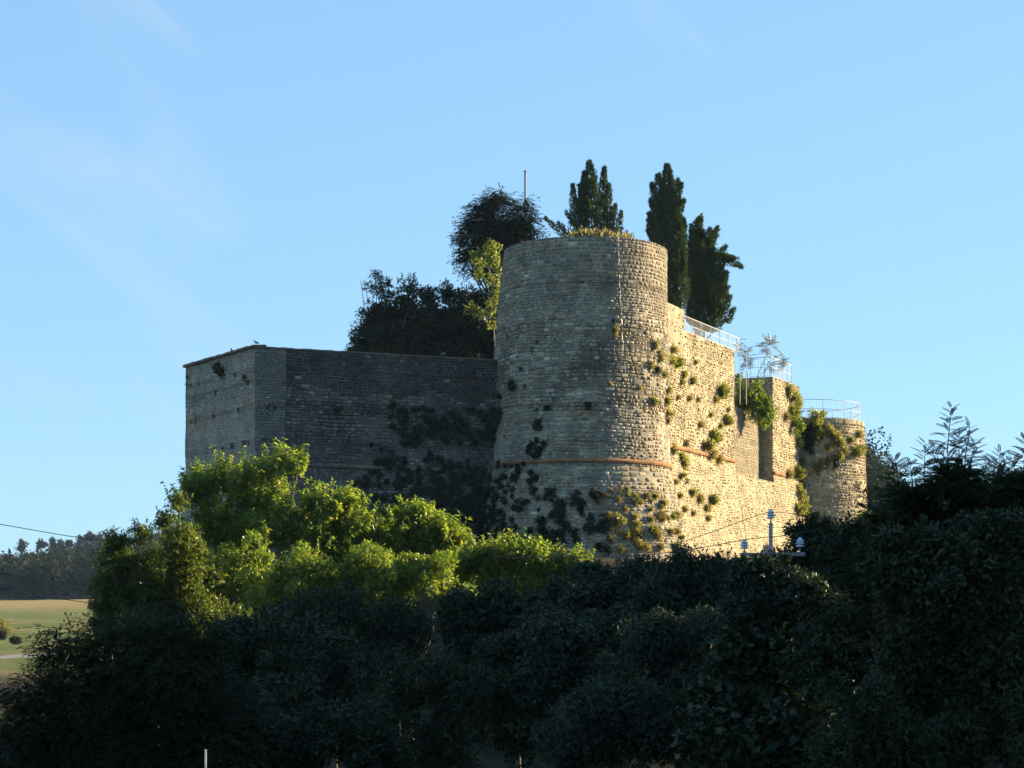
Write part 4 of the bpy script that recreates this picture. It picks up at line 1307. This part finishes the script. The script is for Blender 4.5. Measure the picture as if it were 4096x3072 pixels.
KIND = {'dark': 'dark leafy plant', 'green': 'olive green leafy plant', 'bright': 'bright green leafy plant', 'dry': 'brown dry tuft', 'grass': 'spiky pale green grass tuft'}
LG = {
 'a': 'rooted in the shaded face of the round tower',
 'b': 'rooted in the sunlit face of the round tower',
 'c': 'growing from the sunlit flank wall',
 'd': 'on the battered base of the round tower',
 'e': 'growing from the far round tower',
 'f': 'hanging from the corner bastion near its coping',
 'g': 'on the pillar between the recess and the far tower',
}
SPECIAL = {
 (2880, 1575): 'largest spiky grass tuft on the flank wall, at the recess edge',
 (3230, 1650): 'largest olive bush spilling over the far tower beside the pillar',
 (2612, 1605): 'round olive plant alone on the lower sunlit round tower',
 (2460, 1325): 'small olive plant beside the thin cable on the round tower',
 (880, 1470): 'largest dark plant hanging under the bastion coping',
 (2155, 1700): 'largest dark plant on the shaded face of the round tower',
 (2430, 2070): 'large brown dry shrub at the edge of sun and shade on the tower base',
}
TU_ = [

 # shaded tower
 (2050, 1540, 18, 'dark', 'a'), (2100, 1546, 9, 'dark', 'a'), (2190, 1635, 12, 'dark', 'a'), (2148, 1640, 8, 'dark', 'a'), (2155, 1700, 20, 'dark', 'a'), (2085, 1475, 11, 'dark', 'a'), (2130, 1400, 10, 'dark', 'a'), (2150, 1370, 8, 'dark', 'a'),
 (2200, 1985, 18, 'dark', 'd'), (2240, 2060, 22, 'dark', 'd'), (2170, 2090, 22, 'dark', 'd'), (2300, 1990, 14, 'dark', 'd'), (2290, 2020, 12, 'dark', 'd'), (2330, 2050, 16, 'dark', 'd'), (2260, 2110, 22, 'dark', 'd'), (2180, 2150, 22, 'dark', 'd'), (2350, 2120, 18, 'dark', 'd'), (2220, 2170, 20, 'dark', 'd'), (2320, 1975, 8, 'dry', 'd'), (2380, 1975, 7, 'dry', 'd'), (2360, 2055, 10, 'dry', 'd'),
 # sunlit tower
 (2460, 1325, 14, 'green', 'b'), (2618, 1385, 14, 'green', 'b'), (2600, 1460, 14, 'green', 'b'), (2625, 1480, 16, 'dark', 'b'), (2612, 1605, 17, 'green', 'b'), (2560, 1552, 9, 'green', 'b'), (2440, 1536, 8, 'green', 'b'), (2640, 1430, 16, 'green', 'b'), (2655, 1500, 14, 'dry', 'b'),
 # scarp of the tower
 (2420, 1985, 12, 'dry', 'd'), (2470, 2000, 14, 'dry', 'd'), (2510, 1975, 12, 'green', 'd'), (2560, 2010, 13, 'dry', 'd'), (2620, 1990, 14, 'green', 'd'), (2640, 2030, 13, 'dry', 'd'), (2430, 2070, 20, 'dry', 'd'), (2460, 2090, 22, 'green', 'd'), (2440, 2110, 16, 'dry', 'd'), (2500, 2040, 12, 'dry', 'd'), (2540, 2070, 13, 'green', 'd'), (2600, 2080, 14, 'dry', 'd'), (2650, 2080, 14, 'dry', 'd'), (2700, 2060, 13, 'green', 'd'), (2440, 2160, 20, 'dry', 'd'), (2500, 2150, 18, 'green', 'd'), (2560, 2140, 16, 'dark', 'd'), (2620, 2140, 16, 'dry', 'd'), (2680, 2130, 16, 'dry', 'd'), (2720, 2150, 14, 'green', 'd'), (2480, 2200, 16, 'dry', 'd'), (2560, 2190, 16, 'dry', 'd'), (2640, 2190, 16, 'dry', 'd'), (2700, 2190, 15, 'dry', 'd'), (2580, 1990, 10, 'dry', 'd'), (2540, 1985, 10, 'green', 'd'), (2600, 2040, 11, 'dry', 'd'), (2470, 2130, 14, 'dry', 'd'), (2390, 2010, 10, 'dry', 'd'),
 # flank wall
 (2690, 1400, 18, 'dry', 'c'), (2680, 1440, 20, 'green', 'c'), (2705, 1460, 18, 'grass', 'c'), (2670, 1560, 14, 'green', 'c'), (2665, 1610, 16, 'green', 'c'), (2668, 1650, 15, 'green', 'c'), (2668, 1685, 13, 'green', 'c'), (2730, 1500, 14, 'green', 'c'), (2725, 1530, 12, 'green', 'c'), (2765, 1530, 13, 'grass', 'c'), (2710, 1590, 10, 'dry', 'c'), (2755, 1595, 12, 'dry', 'c'), (2790, 1600, 10, 'dry', 'c'), (2880, 1575, 30, 'grass', 'c'), (2860, 1600, 14, 'dry', 'c'), (2900, 1690, 18, 'grass', 'c'), (2880, 1705, 12, 'dry', 'c'), (2800, 1700, 14, 'dry', 'c'), (2850, 1755, 26, 'grass', 'c'), (2820, 1780, 24, 'green', 'c'), (2840, 1820, 22, 'dry', 'c'), (2870, 1840, 18, 'dry', 'c'), (2740, 1775, 13, 'dry', 'c'), (2690, 1800, 16, 'green', 'c'), (2730, 1850, 20, 'green', 'c'), (2722, 1905, 14, 'green', 'c'), (2745, 1930, 10, 'bright', 'c'), (2765, 1970, 18, 'green', 'c'), (2795, 2000, 18, 'dry', 'c'), (2845, 2010, 18, 'grass', 'c'), (2825, 2035, 16, 'dry', 'c'), (2770, 2055, 12, 'dry', 'c'), (2830, 2075, 13, 'dry', 'c'), (2700, 1930, 13, 'dry', 'c'), (2715, 1985, 13, 'dry', 'c'), (2735, 2040, 13, 'dry', 'c'), (2910, 1640, 10, 'dry', 'c'), (2780, 1450, 10, 'dry', 'c'), (2840, 1660, 10, 'dry', 'c'),
 # pillar
 (3150, 1560, 22, 'green', 'g'), (3170, 1590, 24, 'green', 'g'), (3185, 1620, 22, 'green', 'g'), (3165, 1655, 30, 'grass', 'g'), (3170, 1690, 26, 'bright', 'g'), (3185, 1735, 18, 'bright', 'g'), (3190, 1770, 14, 'green', 'g'), (3140, 1670, 16, 'dry', 'g'), (3150, 1900, 18, 'dry', 'g'), (3185, 1900, 22, 'grass', 'g'), (3200, 1930, 20, 'green', 'g'), (3195, 1975, 20, 'green', 'g'), (3210, 2020, 20, 'green', 'g'), (3190, 2050, 22, 'grass', 'g'), (3225, 2070, 22, 'green', 'g'), (3205, 1850, 14, 'green', 'g'),
 # far tower
 (3230, 1650, 40, 'green', 'e'), (3255, 1690, 38, 'green', 'e'), (3225, 1720, 30, 'dark', 'e'), (3270, 1750, 22, 'bright', 'e'), (3310, 1720, 18, 'green', 'e'), (3340, 1740, 20, 'green', 'e'), (3350, 1770, 18, 'green', 'e'), (3400, 1760, 14, 'green', 'e'), (3430, 1740, 13, 'dry', 'e'), (3440, 1800, 16, 'dry', 'e'), (3420, 1815, 16, 'grass', 'e'), (3345, 1830, 22, 'green', 'e'), (3340, 1860, 14, 'dark', 'e'), (3275, 1870, 20, 'green', 'e'), (3300, 1850, 14, 'green', 'e'), (3395, 1675, 12, 'green', 'e'), (3430, 1680, 14, 'green', 'e'), (3310, 1790, 14, 'dry', 'e'), (3375, 1810, 14, 'dry', 'e'), (3450, 1795, 9, 'dry', 'e'), (3240, 1780, 20, 'dark', 'e'),
 # bastion
 (880, 1470, 22, 'dark', 'f'), (892, 1492, 18, 'dark', 'f'), (985, 1515, 12, 'dark', 'f'), (996, 1530, 9, 'dark', 'f'), (752, 1508, 7, 'green', 'f'), (750, 1537, 6, 'green', 'f'),
]
RT_ = random.Random(99)
for _ in range(34): TU_.append((RT_.uniform(2130, 2430), RT_.uniform(1960, 2215), RT_.uniform(9, 22), 'dark', 'd'))
for _ in range(34): TU_.append((RT_.uniform(2420, 2740), RT_.uniform(1955, 2215), RT_.uniform(8, 17), RT_.choice(['dry', 'dry', 'green']), 'd'))
GROW = {'a': 1.0, 'b': 1.2, 'c': 1.25, 'd': 1.15, 'e': 1.35, 'f': 1.1, 'g': 1.35}
for px, py, r, kind, g in TU_:
    r *= GROW[g]
    lab = SPECIAL.get((px, py), KIND[kind] + ' ' + LG[g])
    tuft(px, py, r, kind, lab, (KIND[kind] + 's ' + LG[g]) if (px, py) not in SPECIAL else None)

# leafy bush and tree-of-heaven saplings in the recess
hb = FO + FD * 17.6 - FN * 1.4
rb_ = Vector((hb.x, hb.y, 16.5))
bush = tag(empty('recess_bush', rb_), 'bright green bush overflowing the top of the tall recess', 'bush')
cl = px_cl([(2960, 1600, 26), (2990, 1580, 30), (3025, 1560, 26), (2960, 1560, 22), (3000, 1620, 34), (3040, 1610, 32), (3060, 1640, 30), (3070, 1670, 26), (3020, 1660, 28), (3075, 1610, 18), (3045, 1690, 20), (2950, 1640, 18), (2950, 1520, 16), (3030, 1535, 16)], 148.0, 0.5)
v, f, c = crown_leaf(cl, 9000, 0.16, [(0.10, 0.15, 0.028), (0.12, 0.17, 0.035), (0.085, 0.13, 0.03)], T_OVAL, 5, 9, 0.3, (0.25, 0.5), (0.3, 1.0))
link('foliage', npmesh(v, f, M_LEAF, c), bush, rb_)
m = MB()
for q in cl[:10]: m.tube([rb_, Vector(q[0]).lerp(rb_, 0.4) + Vector((0, 0, .2)), q[0]], [0.04, 0.025, 0.01], 5)
m.build('stems', M_BARK, bush, rb_)
for lab, stem, tops, n in [
        ('tall sapling with feathery leaves rising from the recess bush', [(3020, 1560), (3035, 1490), (3070, 1410)], [(3075, 1385, 26), (3085, 1372, 22), (3060, 1392, 20)], 46),
        ('short sapling with reddish feathery leaves beside the railing corner', [(3040, 1560), (3062, 1480), (3090, 1450)], [(3080, 1460, 20), (3110, 1440, 24), (3130, 1445, 20), (3075, 1470, 18)], 44),
        ('feathery sapling leaning over the end of the sloping railing', [(2996, 1580), (2990, 1500), (2975, 1420)], [(2975, 1400, 22), (2960, 1395, 20), (2990, 1420, 20), (2985, 1440, 22), (3000, 1445, 16)], 50)]:
    b = P(*stem[0], 148)
    root = tag(empty('sapling', b), lab, 'sapling')
    m = MB().tube([P(*q, 148) for q in stem] + [P(tops[0][0], tops[0][1], 148)], [0.04, 0.03, 0.022, 0.012], 5)
    m.build('stem', M_BARKP, root, b)
    v, f, c = crown_pinnate(px_cl(tops, 148, .2), n, 0.55, [(0.07, 0.08, 0.025), (0.09, 0.07, 0.03), (0.055, 0.07, 0.02)], T_PIN_S, 0.15)
    link('leaves', npmesh(v, f, M_LEAF, c), root, b)

# ------------------------------------------------------------------ railings
def railing(label, runs, h_mid=0.5, post_step=1.8, r=0.025, bars=0.2, brace=False, group='metal railings on the fortress'):
    """runs: list of (bottom point list, height); posts, rails and thin infill bars"""
    b0 = Vector(runs[0][0][0])
    root = tag(empty('railing', b0), label, 'railing', group)
    thin = MB()
    for pts, hh in runs:
        pts = [Vector(p) for p in pts]
        up = Vector((0, 0, hh))
        MB().tube([p + up for p in pts], r, 6).build('top_rail', M_RAIL, root, pts[0] + up)
        MB().tube([p + up * h_mid for p in pts], r * 0.7, 6).build('mid_rail', M_RAIL, root, pts[0] + up * h_mid)
        # walk along for posts and bars
        acc, npost = 0.0, 0
        for i in range(len(pts) - 1):
            a, b = pts[i], pts[i + 1]
            L = (b - a).length
            t = -acc
            while t <= L + 1e-6:
                if t >= 0:
                    p = a.lerp(b, min(1, t / L))
                    MB().tube([p - Vector((0, 0, 0.05)), p + up], r * 0.9, 6).build('post', M_RAIL, root, p)
                    if brace and npost % 2 == 0 and t + 0.5 < L:
                        q = a.lerp(b, (t + 0.45) / L)
                        MB().tube([p + up * 0.98, q], r * 0.6, 5).build('brace', M_RAIL, root, q)
                    npost += 1
                t += post_step
            acc = post_step - (t - L) if t - L < post_step else 0
            k = int(L / bars)
            for j in range(1, k):
                p = a.lerp(b, j / k)
                thin.tube([p + up * 0.04, p + up * 0.98], 0.004, 4, False)
        MB().tube([p + up * 0.05 for p in pts], r * 0.6, 5).build('bottom_rail', M_RAIL, root, pts[0])
    o = thin.build('infill_bars', M_RAIL, root, b0)
    o['kind'] = 'stuff'
    return root
def fpt(t, d, z):
    p = FO + FD * t + FN * d
    return (p.x, p.y, z)
e1 = Vector(fpt(14.5, -0.15, 20.1))
railing('sloping-looking white metal railing with diagonal braces along the flank wall top',
        [([fpt(2.9, -0.15, 20.12), fpt(14.5, -0.15, 20.12)], 1.0), ([tuple(e1), (e1.x + 0.45, e1.y + 0.1, e1.z)], 1.0)], brace=True)
# tall end frame standing in the recess
mb = MB()
for x_ in (0.0, 0.45):
    mb.tube([(e1.x + x_, e1.y + 0.1 * x_, 16.5), (e1.x + x_, e1.y + 0.1 * x_, 20.2)], 0.028, 6)
fr = mb.build('support_posts', M_RAIL)
tag(fr, 'pair of tall thin posts holding up the railing end over the recess', 'posts')
railing('white metal railing with thin bars round the pillar corner above the recess',
        [([fpt(21.7, -1.75, 19.28), fpt(21.7, -0.15, 19.28), fpt(26.9, -0.15, 19.28)], 1.45)], post_step=1.1, bars=0.2)
rp_ = [(FT[0] + 4.5 * math.sin(a), FT[1] - 4.5 * math.cos(a), 16.98) for a in np.linspace(-2.9, 2.9, 49)]
railing('curved white metal railing with thin bars around the far tower top', [(rp_, 1.42)], post_step=2.0, bars=0.24)
# plastered pillar seen through the flank railing
pb = P(2790, 1340, 142)
mb = MB().box((pb.x, pb.y, 20.35), (0.2, 0, 0), (0, 0.2, 0), (0, 0, 0.95)).box((pb.x, pb.y, 21.35), (0.24, 0, 0), (0, 0.24, 0), (0, 0, 0.05))
tag(mb.build('gate_pillar', M_CONC, None, (pb.x, pb.y, 19.4)), 'plain plastered pillar seen through the flank railing', 'pillar')

# lightning conductor down the tower
pts = []
for i in range(26):
    t = i / 25
    z = 24.42 - t * 7.0
    pts.append(tower_s((0.36 + 0.08 * t + 0.006 * math.sin(i * 1.7)) * TU, z, 0.075))
pts = [tower_s(0.36 * TU, 24.46, -0.3)] + pts
tag(MB().tube(pts, 0.014, 5).build('lightning_cable', M_WIREP, None, pts[-1]), 'thin pale cable running down the round tower', 'cable')

# ------------------------------------------------------------------ pigeons
def pigeon(loc, yaw, label):
    root = tag(empty('pigeon', loc), label, 'bird', 'pigeons on the wall top')
    m = MB()
    # body: lofted rings from tail to beak
    prof = [(-0.19, 0.085, 0.012, 0.03), (-0.12, 0.105, 0.022, 0.04), (-0.05, 0.135, 0.052, 0.055), (0.02, 0.16, 0.062, 0.066), (0.075, 0.185, 0.052, 0.058), (0.105, 0.22, 0.036, 0.036), (0.118, 0.255, 0.03, 0.028), (0.135, 0.28, 0.028, 0.026), (0.158, 0.285, 0.02, 0.018), (0.172, 0.281, 0.008, 0.007), (0.19, 0.277, 0.002, 0.002)]
    n = 8
    for (x, z, rw, rh) in prof:
        for k in range(n):
            a = 2 * math.pi * k / n
            m.v.append((x - 0.25 * rh * math.sin(a), rw * math.cos(a), z + rh * math.sin(a)))
    for i in range(len(prof) - 1):
        for k in range(n):
            k2 = (k + 1) % n
            m.f.append((i * n + k, i * n + k2, (i + 1) * n + k2, (i + 1) * n + k))
    m.f.append(tuple(range(n))[::-1]); m.f.append(tuple((len(prof) - 1) * n + k for k in range(n)))
    for s in (-1, 1):
        m.tube([(0.0, 0.025 * s, 0.12), (0.012, 0.025 * s, 0.0)], [0.012, 0.006], 5)
        m.tube([(-0.01, 0.025 * s, 0.006), (0.045, 0.03 * s, 0.004)], 0.005, 4)
    c, s_ = math.cos(yaw), math.sin(yaw)
    m.v = [(loc[0] + x * c - y * s_, loc[1] + x * s_ + y * c, loc[2] + z) for x, y, z in m.v]
    m.build('body', M_BIRD, root, loc, True)
    w = MB()
    for s in (-1, 1):
        b = len(w.v)
        vs = [(0.07, 0.056, 0.19), (0.0, 0.070, 0.15), (-0.10, 0.052, 0.115), (-0.20, 0.02, 0.10), (-0.12, 0.03, 0.15), (0.0, 0.05, 0.205)]
        w.v += [(x, y * s, z) for x, y, z in vs] + [(x, (y - 0.012) * s, z) for x, y, z in vs]
        w.f += [tuple(b + i for i in range(6)), tuple(b + 6 + i for i in range(6))[::-1]] + [(b + i, b + (i + 1) % 6, b + 6 + (i + 1) % 6, b + 6 + i) for i in range(6)]
    w.v = [(loc[0] + x * c - y * s_, loc[1] + x * s_ + y * c, loc[2] + z) for x, y, z in w.v]
    w.build('wings', M_BIRD2, root, loc)
M_BIRD = plain_mat('pigeon_grey', (0.16, 0.17, 0.20), 0.7, 0, 0.3, 30)
M_BIRD2 = plain_mat('pigeon_wing', (0.13, 0.11, 0.11), 0.7, 0, 0.3, 30)
u, z = bas_s.uv(916, 1405)
pigeon(Vector(bas_s(u, Zc + 0.19, -0.15)), 1.9, 'small grey pigeon on the bastion coping, away from the corner')
pigeon(Vector(bas_s(0.12, Zc + 0.19, -0.12)), 2.9, 'small grey pigeon perched at the very corner of the bastion coping')
u, z = cur_s.uv(1777, 1432)
pigeon(Vector(cur_s(u, Zc + 0.15, -0.2)), 0.4, 'small pale pigeon on the curtain wall top before the ivy ruin')

# ------------------------------------------------------------------ power line
M_GLASS = plain_mat('insulator_glaze', (0.42, 0.50, 0.62), 0.15, 0.0, 0.1)
def insulator(root, p):
    m = MB().lathe(p, [(0.012, -0.10), (0.012, 0.0), (0.07, 0.0), (0.075, 0.012), (0.045, 0.035), (0.04, 0.045), (0.075, 0.05), (0.078, 0.062), (0.045, 0.085), (0.04, 0.09), (0.068, 0.095), (0.07, 0.106), (0.042, 0.13), (0.025, 0.14), (0.03, 0.155), (0.02, 0.165)], 12)
    return m.build('insulator', M_GLASS, root, p, True)
def pole(loc, ztop, label):
    root = tag(empty('utility_pole', loc), label, 'utility pole', 'utility poles of the power line')
    m = MB().tube([loc - Vector((0, 0, .3)), Vector((loc.x, loc.y, ztop - 2)), Vector((loc.x, loc.y, ztop))], [0.07, 0.045, 0.033], 10)
    m.build('mast', M_POST, root, loc, True)
    za = ztop - 0.55
    arm = MB().box((loc.x + 0.02, loc.y - 0.075, za), (0.56, 0, 0.005), (0, 0.035, 0), (0, 0, 0.03))
    arm = arm.build('crossarm', M_POST, root, (loc.x, loc.y, za))
    MB().tube([(loc.x + 0.30, loc.y - 0.08, za), (loc.x + 0.03, loc.y - 0.03, za - 0.35)], 0.012, 5).build('brace', M_POST, root, (loc.x, loc.y, za))
    ins = [Vector((loc.x, loc.y, ztop + 0.08)), Vector((loc.x - 0.47, loc.y - 0.075, za + 0.10)), Vector((loc.x + 0.50, loc.y - 0.075, za + 0.13))]
    insulator(root, ins[0])
    for p in ins[1:]:
        o = insulator(root, p)
        o.parent = arm
        o.location = p - Vector((loc.x, loc.y, za))
    return root
px_ = P(3083, 2092, 36)
pole(Vector((px_.x, 36, H(px_.x, 36))), px_.z, 'grey utility pole with three pale blue insulators above the thicket')
def wire(label, pts, r=0.007):
    """smooth curve through (px, py, distance) points"""
    q = [P(*p) for p in pts]
    out = []
    for i in range(len(q) - 1):
        p0, p1, p2, p3 = q[max(0, i - 1)], q[i], q[i + 1], q[min(len(q) - 1, i + 2)]
        for k in range(10):
            t = k / 10
            out.append(0.5 * ((2 * p1) + (p2 - p0) * t + (2 * p0 - 5 * p1 + 4 * p2 - p3) * t * t + (3 * p1 - p0 - 3 * p2 + p3) * t ** 3))
    out.append(q[-1])
    tag(MB().tube(out, [max(0.005, r / F * p.y) for p in out], 5).build('power_wire', M_WIRE, None, out[0]), label, 'wire', 'power line wires')
wire('power wire on the crossarm insulator, crossing the foot of the round tower', [(-2600, 1700, 215), (-840, 1955, 165), (-400, 2030, 150), (0, 2097, 140), (430, 2165, 126), (1100, 2218, 112), (1870, 2229, 101), (2340, 2229, 66), (2660, 2212, 48), (2975, 2160, 35.9), (3150, 2140, 37), (3420, 2095, 42), (3800, 2060, 48)], 1.6)
wire('power wire at the pole top, dipping into the thicket', [(2300, 2330, 46), (2500, 2245, 43), (2800, 2144, 39), (2935, 2096, 37.5), (3083, 2050, 36), (3250, 2065, 35), (3700, 2110, 33)], 1.3)
wire('lower power wire in front of the far wooded ridge', [(-2600, 2050, 215), (-300, 2262, 150), (0, 2300, 140), (360, 2340, 126), (1000, 2415, 112), (1700, 2440, 103), (2400, 2420, 95)], 1.5)
wire('lowest power wire above the edge of the green field', [(-2600, 2080, 215), (-300, 2318, 150), (0, 2362, 140), (340, 2408, 126), (1000, 2470, 112), (1700, 2488, 103), (2400, 2460, 95)], 1.5)
st = P(822, 2998, 38)
tag(MB().tube([(st.x, st.y, H(st.x, st.y) - .1), (st.x, st.y, st.z)], 0.022, 6).build('metal_stake', M_RAIL, None, (st.x, st.y, H(st.x, st.y))), 'thin pale metal stake standing among the dark shrubs', 'stake')

# ------------------------------------------------------------------ distant woods and hedges
def far_wood(name, label, spots, rr, n_leaf, size, cols):
    parts = []
    for x, y, k in spots:
        z = H(x, y)
        r = rr * k
        cl = [(np.array((x, y, z + r * 1.1)), r), (np.array((x + R.uniform(-.4, .4) * r, y, z + r * R.uniform(1.5, 2.1))), r * R.uniform(0.5, 0.75))]
        p, d = pts_in(cl, n_leaf, 2, 0.5)
        up = nrmz(d + 0.4 * rdir(n_leaf))
        base = pal(cols, 1, 0.3)
        parts.append(place(T_BROAD, p, nrmz(rdir(n_leaf) + 0.4 * d), up, size * r / rr * NR.uniform(0.6, 1.2, n_leaf), np.repeat(base, n_leaf, 0) * (1 + NR.uniform(-.2, .2, (n_leaf, 1)))))
    v, f, c = merge(parts)
    return v, f, c
sp = []
for _ in range(1500):
    y = R.uniform(612, 1120); x = R.uniform(-0.262, -0.10) * y
    sp.append((x, y, R.uniform(0.7, 1.25)))
v, f, c = far_wood('ridge_wood', '', sp, 4.2, 150, 1.25, FARG)
tag(link('ridge_wood', npmesh(v, f, M_LOCUST, c)), 'dark wooded ridge beyond the green field', 'woodland', kind='stuff')
sp = []
for _ in range(420):
    y = R.uniform(300, 470); x = y * R.uniform(0.15, 0.235)
    sp.append((x, y, R.uniform(0.7, 1.25)))
v, f, c = far_wood('hill_wood', '', sp, 3.4, 420, 0.48, FARG)
tag(link('hill_wood', npmesh(v, f, M_LOCUST, c)), 'dark wooded hill behind the far round tower', 'woodland', kind='stuff')
RID = [(85, 2172, 12, 'round'), (165, 2168, 9, 'round'), (210, 2158, 8, 'slim'), (240, 2162, 7, 'slim'), (275, 2164, 7, 'round'), (318, 2150, 9, 'slim'), (355, 2143, 11, 'round'), (378, 2150, 8, 'round'), (404, 2135, 10, 'slim'), (448, 2118, 11, 'slim')]
RL = ['broad pale tree at the low end of the ridge skyline', 'rounded tree standing out of the ridge skyline', 'slim ridge tree beside the rounded skyline tree', 'short slim tree on the ridge skyline', 'low rounded tree in the middle of the ridge skyline', 'pointed slim tree on the ridge skyline where the wire passes', 'bushy double-crowned tree on the ridge skyline', 'small bushy tree beside the double-crowned ridge tree', 'tall slim tree on the upper ridge skyline', 'tallest slim tree at the top end of the ridge skyline']
for (px, py, r, kind), lab in zip(RID, RL):
    Y = 1060.0
    t_ = P(px, py, Y); rr = r / F * Y * 1.9
    zb = H(t_.x, Y)
    root = tag(empty('ridge_tree', (t_.x, Y, zb)), lab, 'tree', 'single trees on the ridge skyline')
    b = Vector((t_.x, Y, zb))
    MB().tube([b - Vector((0, 0, .5)), Vector((t_.x, Y, max(t_.z, zb + 4)))], [0.35, 0.1], 6).build('trunk', M_BARK, root, b)
    if kind == 'slim': cl = [(np.array((t_.x, Y, t_.z - k * rr * 0.9)), rr * (0.5 + 0.22 * k)) for k in range(4)]
    else: cl = [(np.array((t_.x + R.uniform(-.7, .7) * rr, Y, t_.z - rr * R.uniform(0, 1.4))), rr * 0.7) for _ in range(6)]
    v, f, c = crown_leaf(cl, 1400, 0.75, DARKG, T_BROAD, 4, 6)
    link('crown', npmesh(v, f, M_LEAFD, c), root, b)
for lab, cl, Y, cols in [('yellowish olive bush at the near edge of the green field', [(10, 2500, 30), (30, 2525, 26), (-20, 2530, 28), (5, 2540, 22)], 335, [(0.16, 0.16, 0.05), (0.13, 0.14, 0.045)]),
                         ('small dark bush in front of the yellowish bush', [(5, 2538, 12), (17, 2542, 9)], 322, DARKG),
                         ('low dark bush alone on the green field', [(58, 2562, 8), (68, 2564, 7)], 300, DARKG)]:
    tree('field_bush', lab, 'bush', cl, Y, crown_leaf, lmat=M_LEAF, r0=0.08, n=2500, size=0.28, cols=cols, sub=6)
# lit weeds at the foot of the far tower
cl = [(3450, 2075, 14), (3475, 2070, 16), (3500, 2080, 13), (3460, 2095, 18), (3530, 2095, 16), (3430, 2090, 12), (3560, 2090, 12)]
tree('weed_bush', 'bright sunlit weeds at the foot of the far round tower', 'bush', cl, 150, crown_leaf, r0=0.04, n=2500, size=0.2, cols=GREEN, sub=6)

# ------------------------------------------------------------------ haze
hz, n, l, b = new_mat('haze')
n.remove(b)
pv = n.new('ShaderNodeVolumePrincipled')
pv.inputs['Color'].default_value = (0.45, 0.68, 1.0, 1)
pv.inputs['Density'].default_value = 0.00006
pv.inputs['Anisotropy'].default_value = 0.2
l.new(pv.outputs[0], n['Material Output'].inputs['Volume'])
mb = MB().box((0, 1500, 40), (4500, 0, 0), (0, 4000, 0), (0, 0, 54))
tag(mb.build('haze', hz), 'thin pale evening haze over the valley', 'haze', kind='stuff')
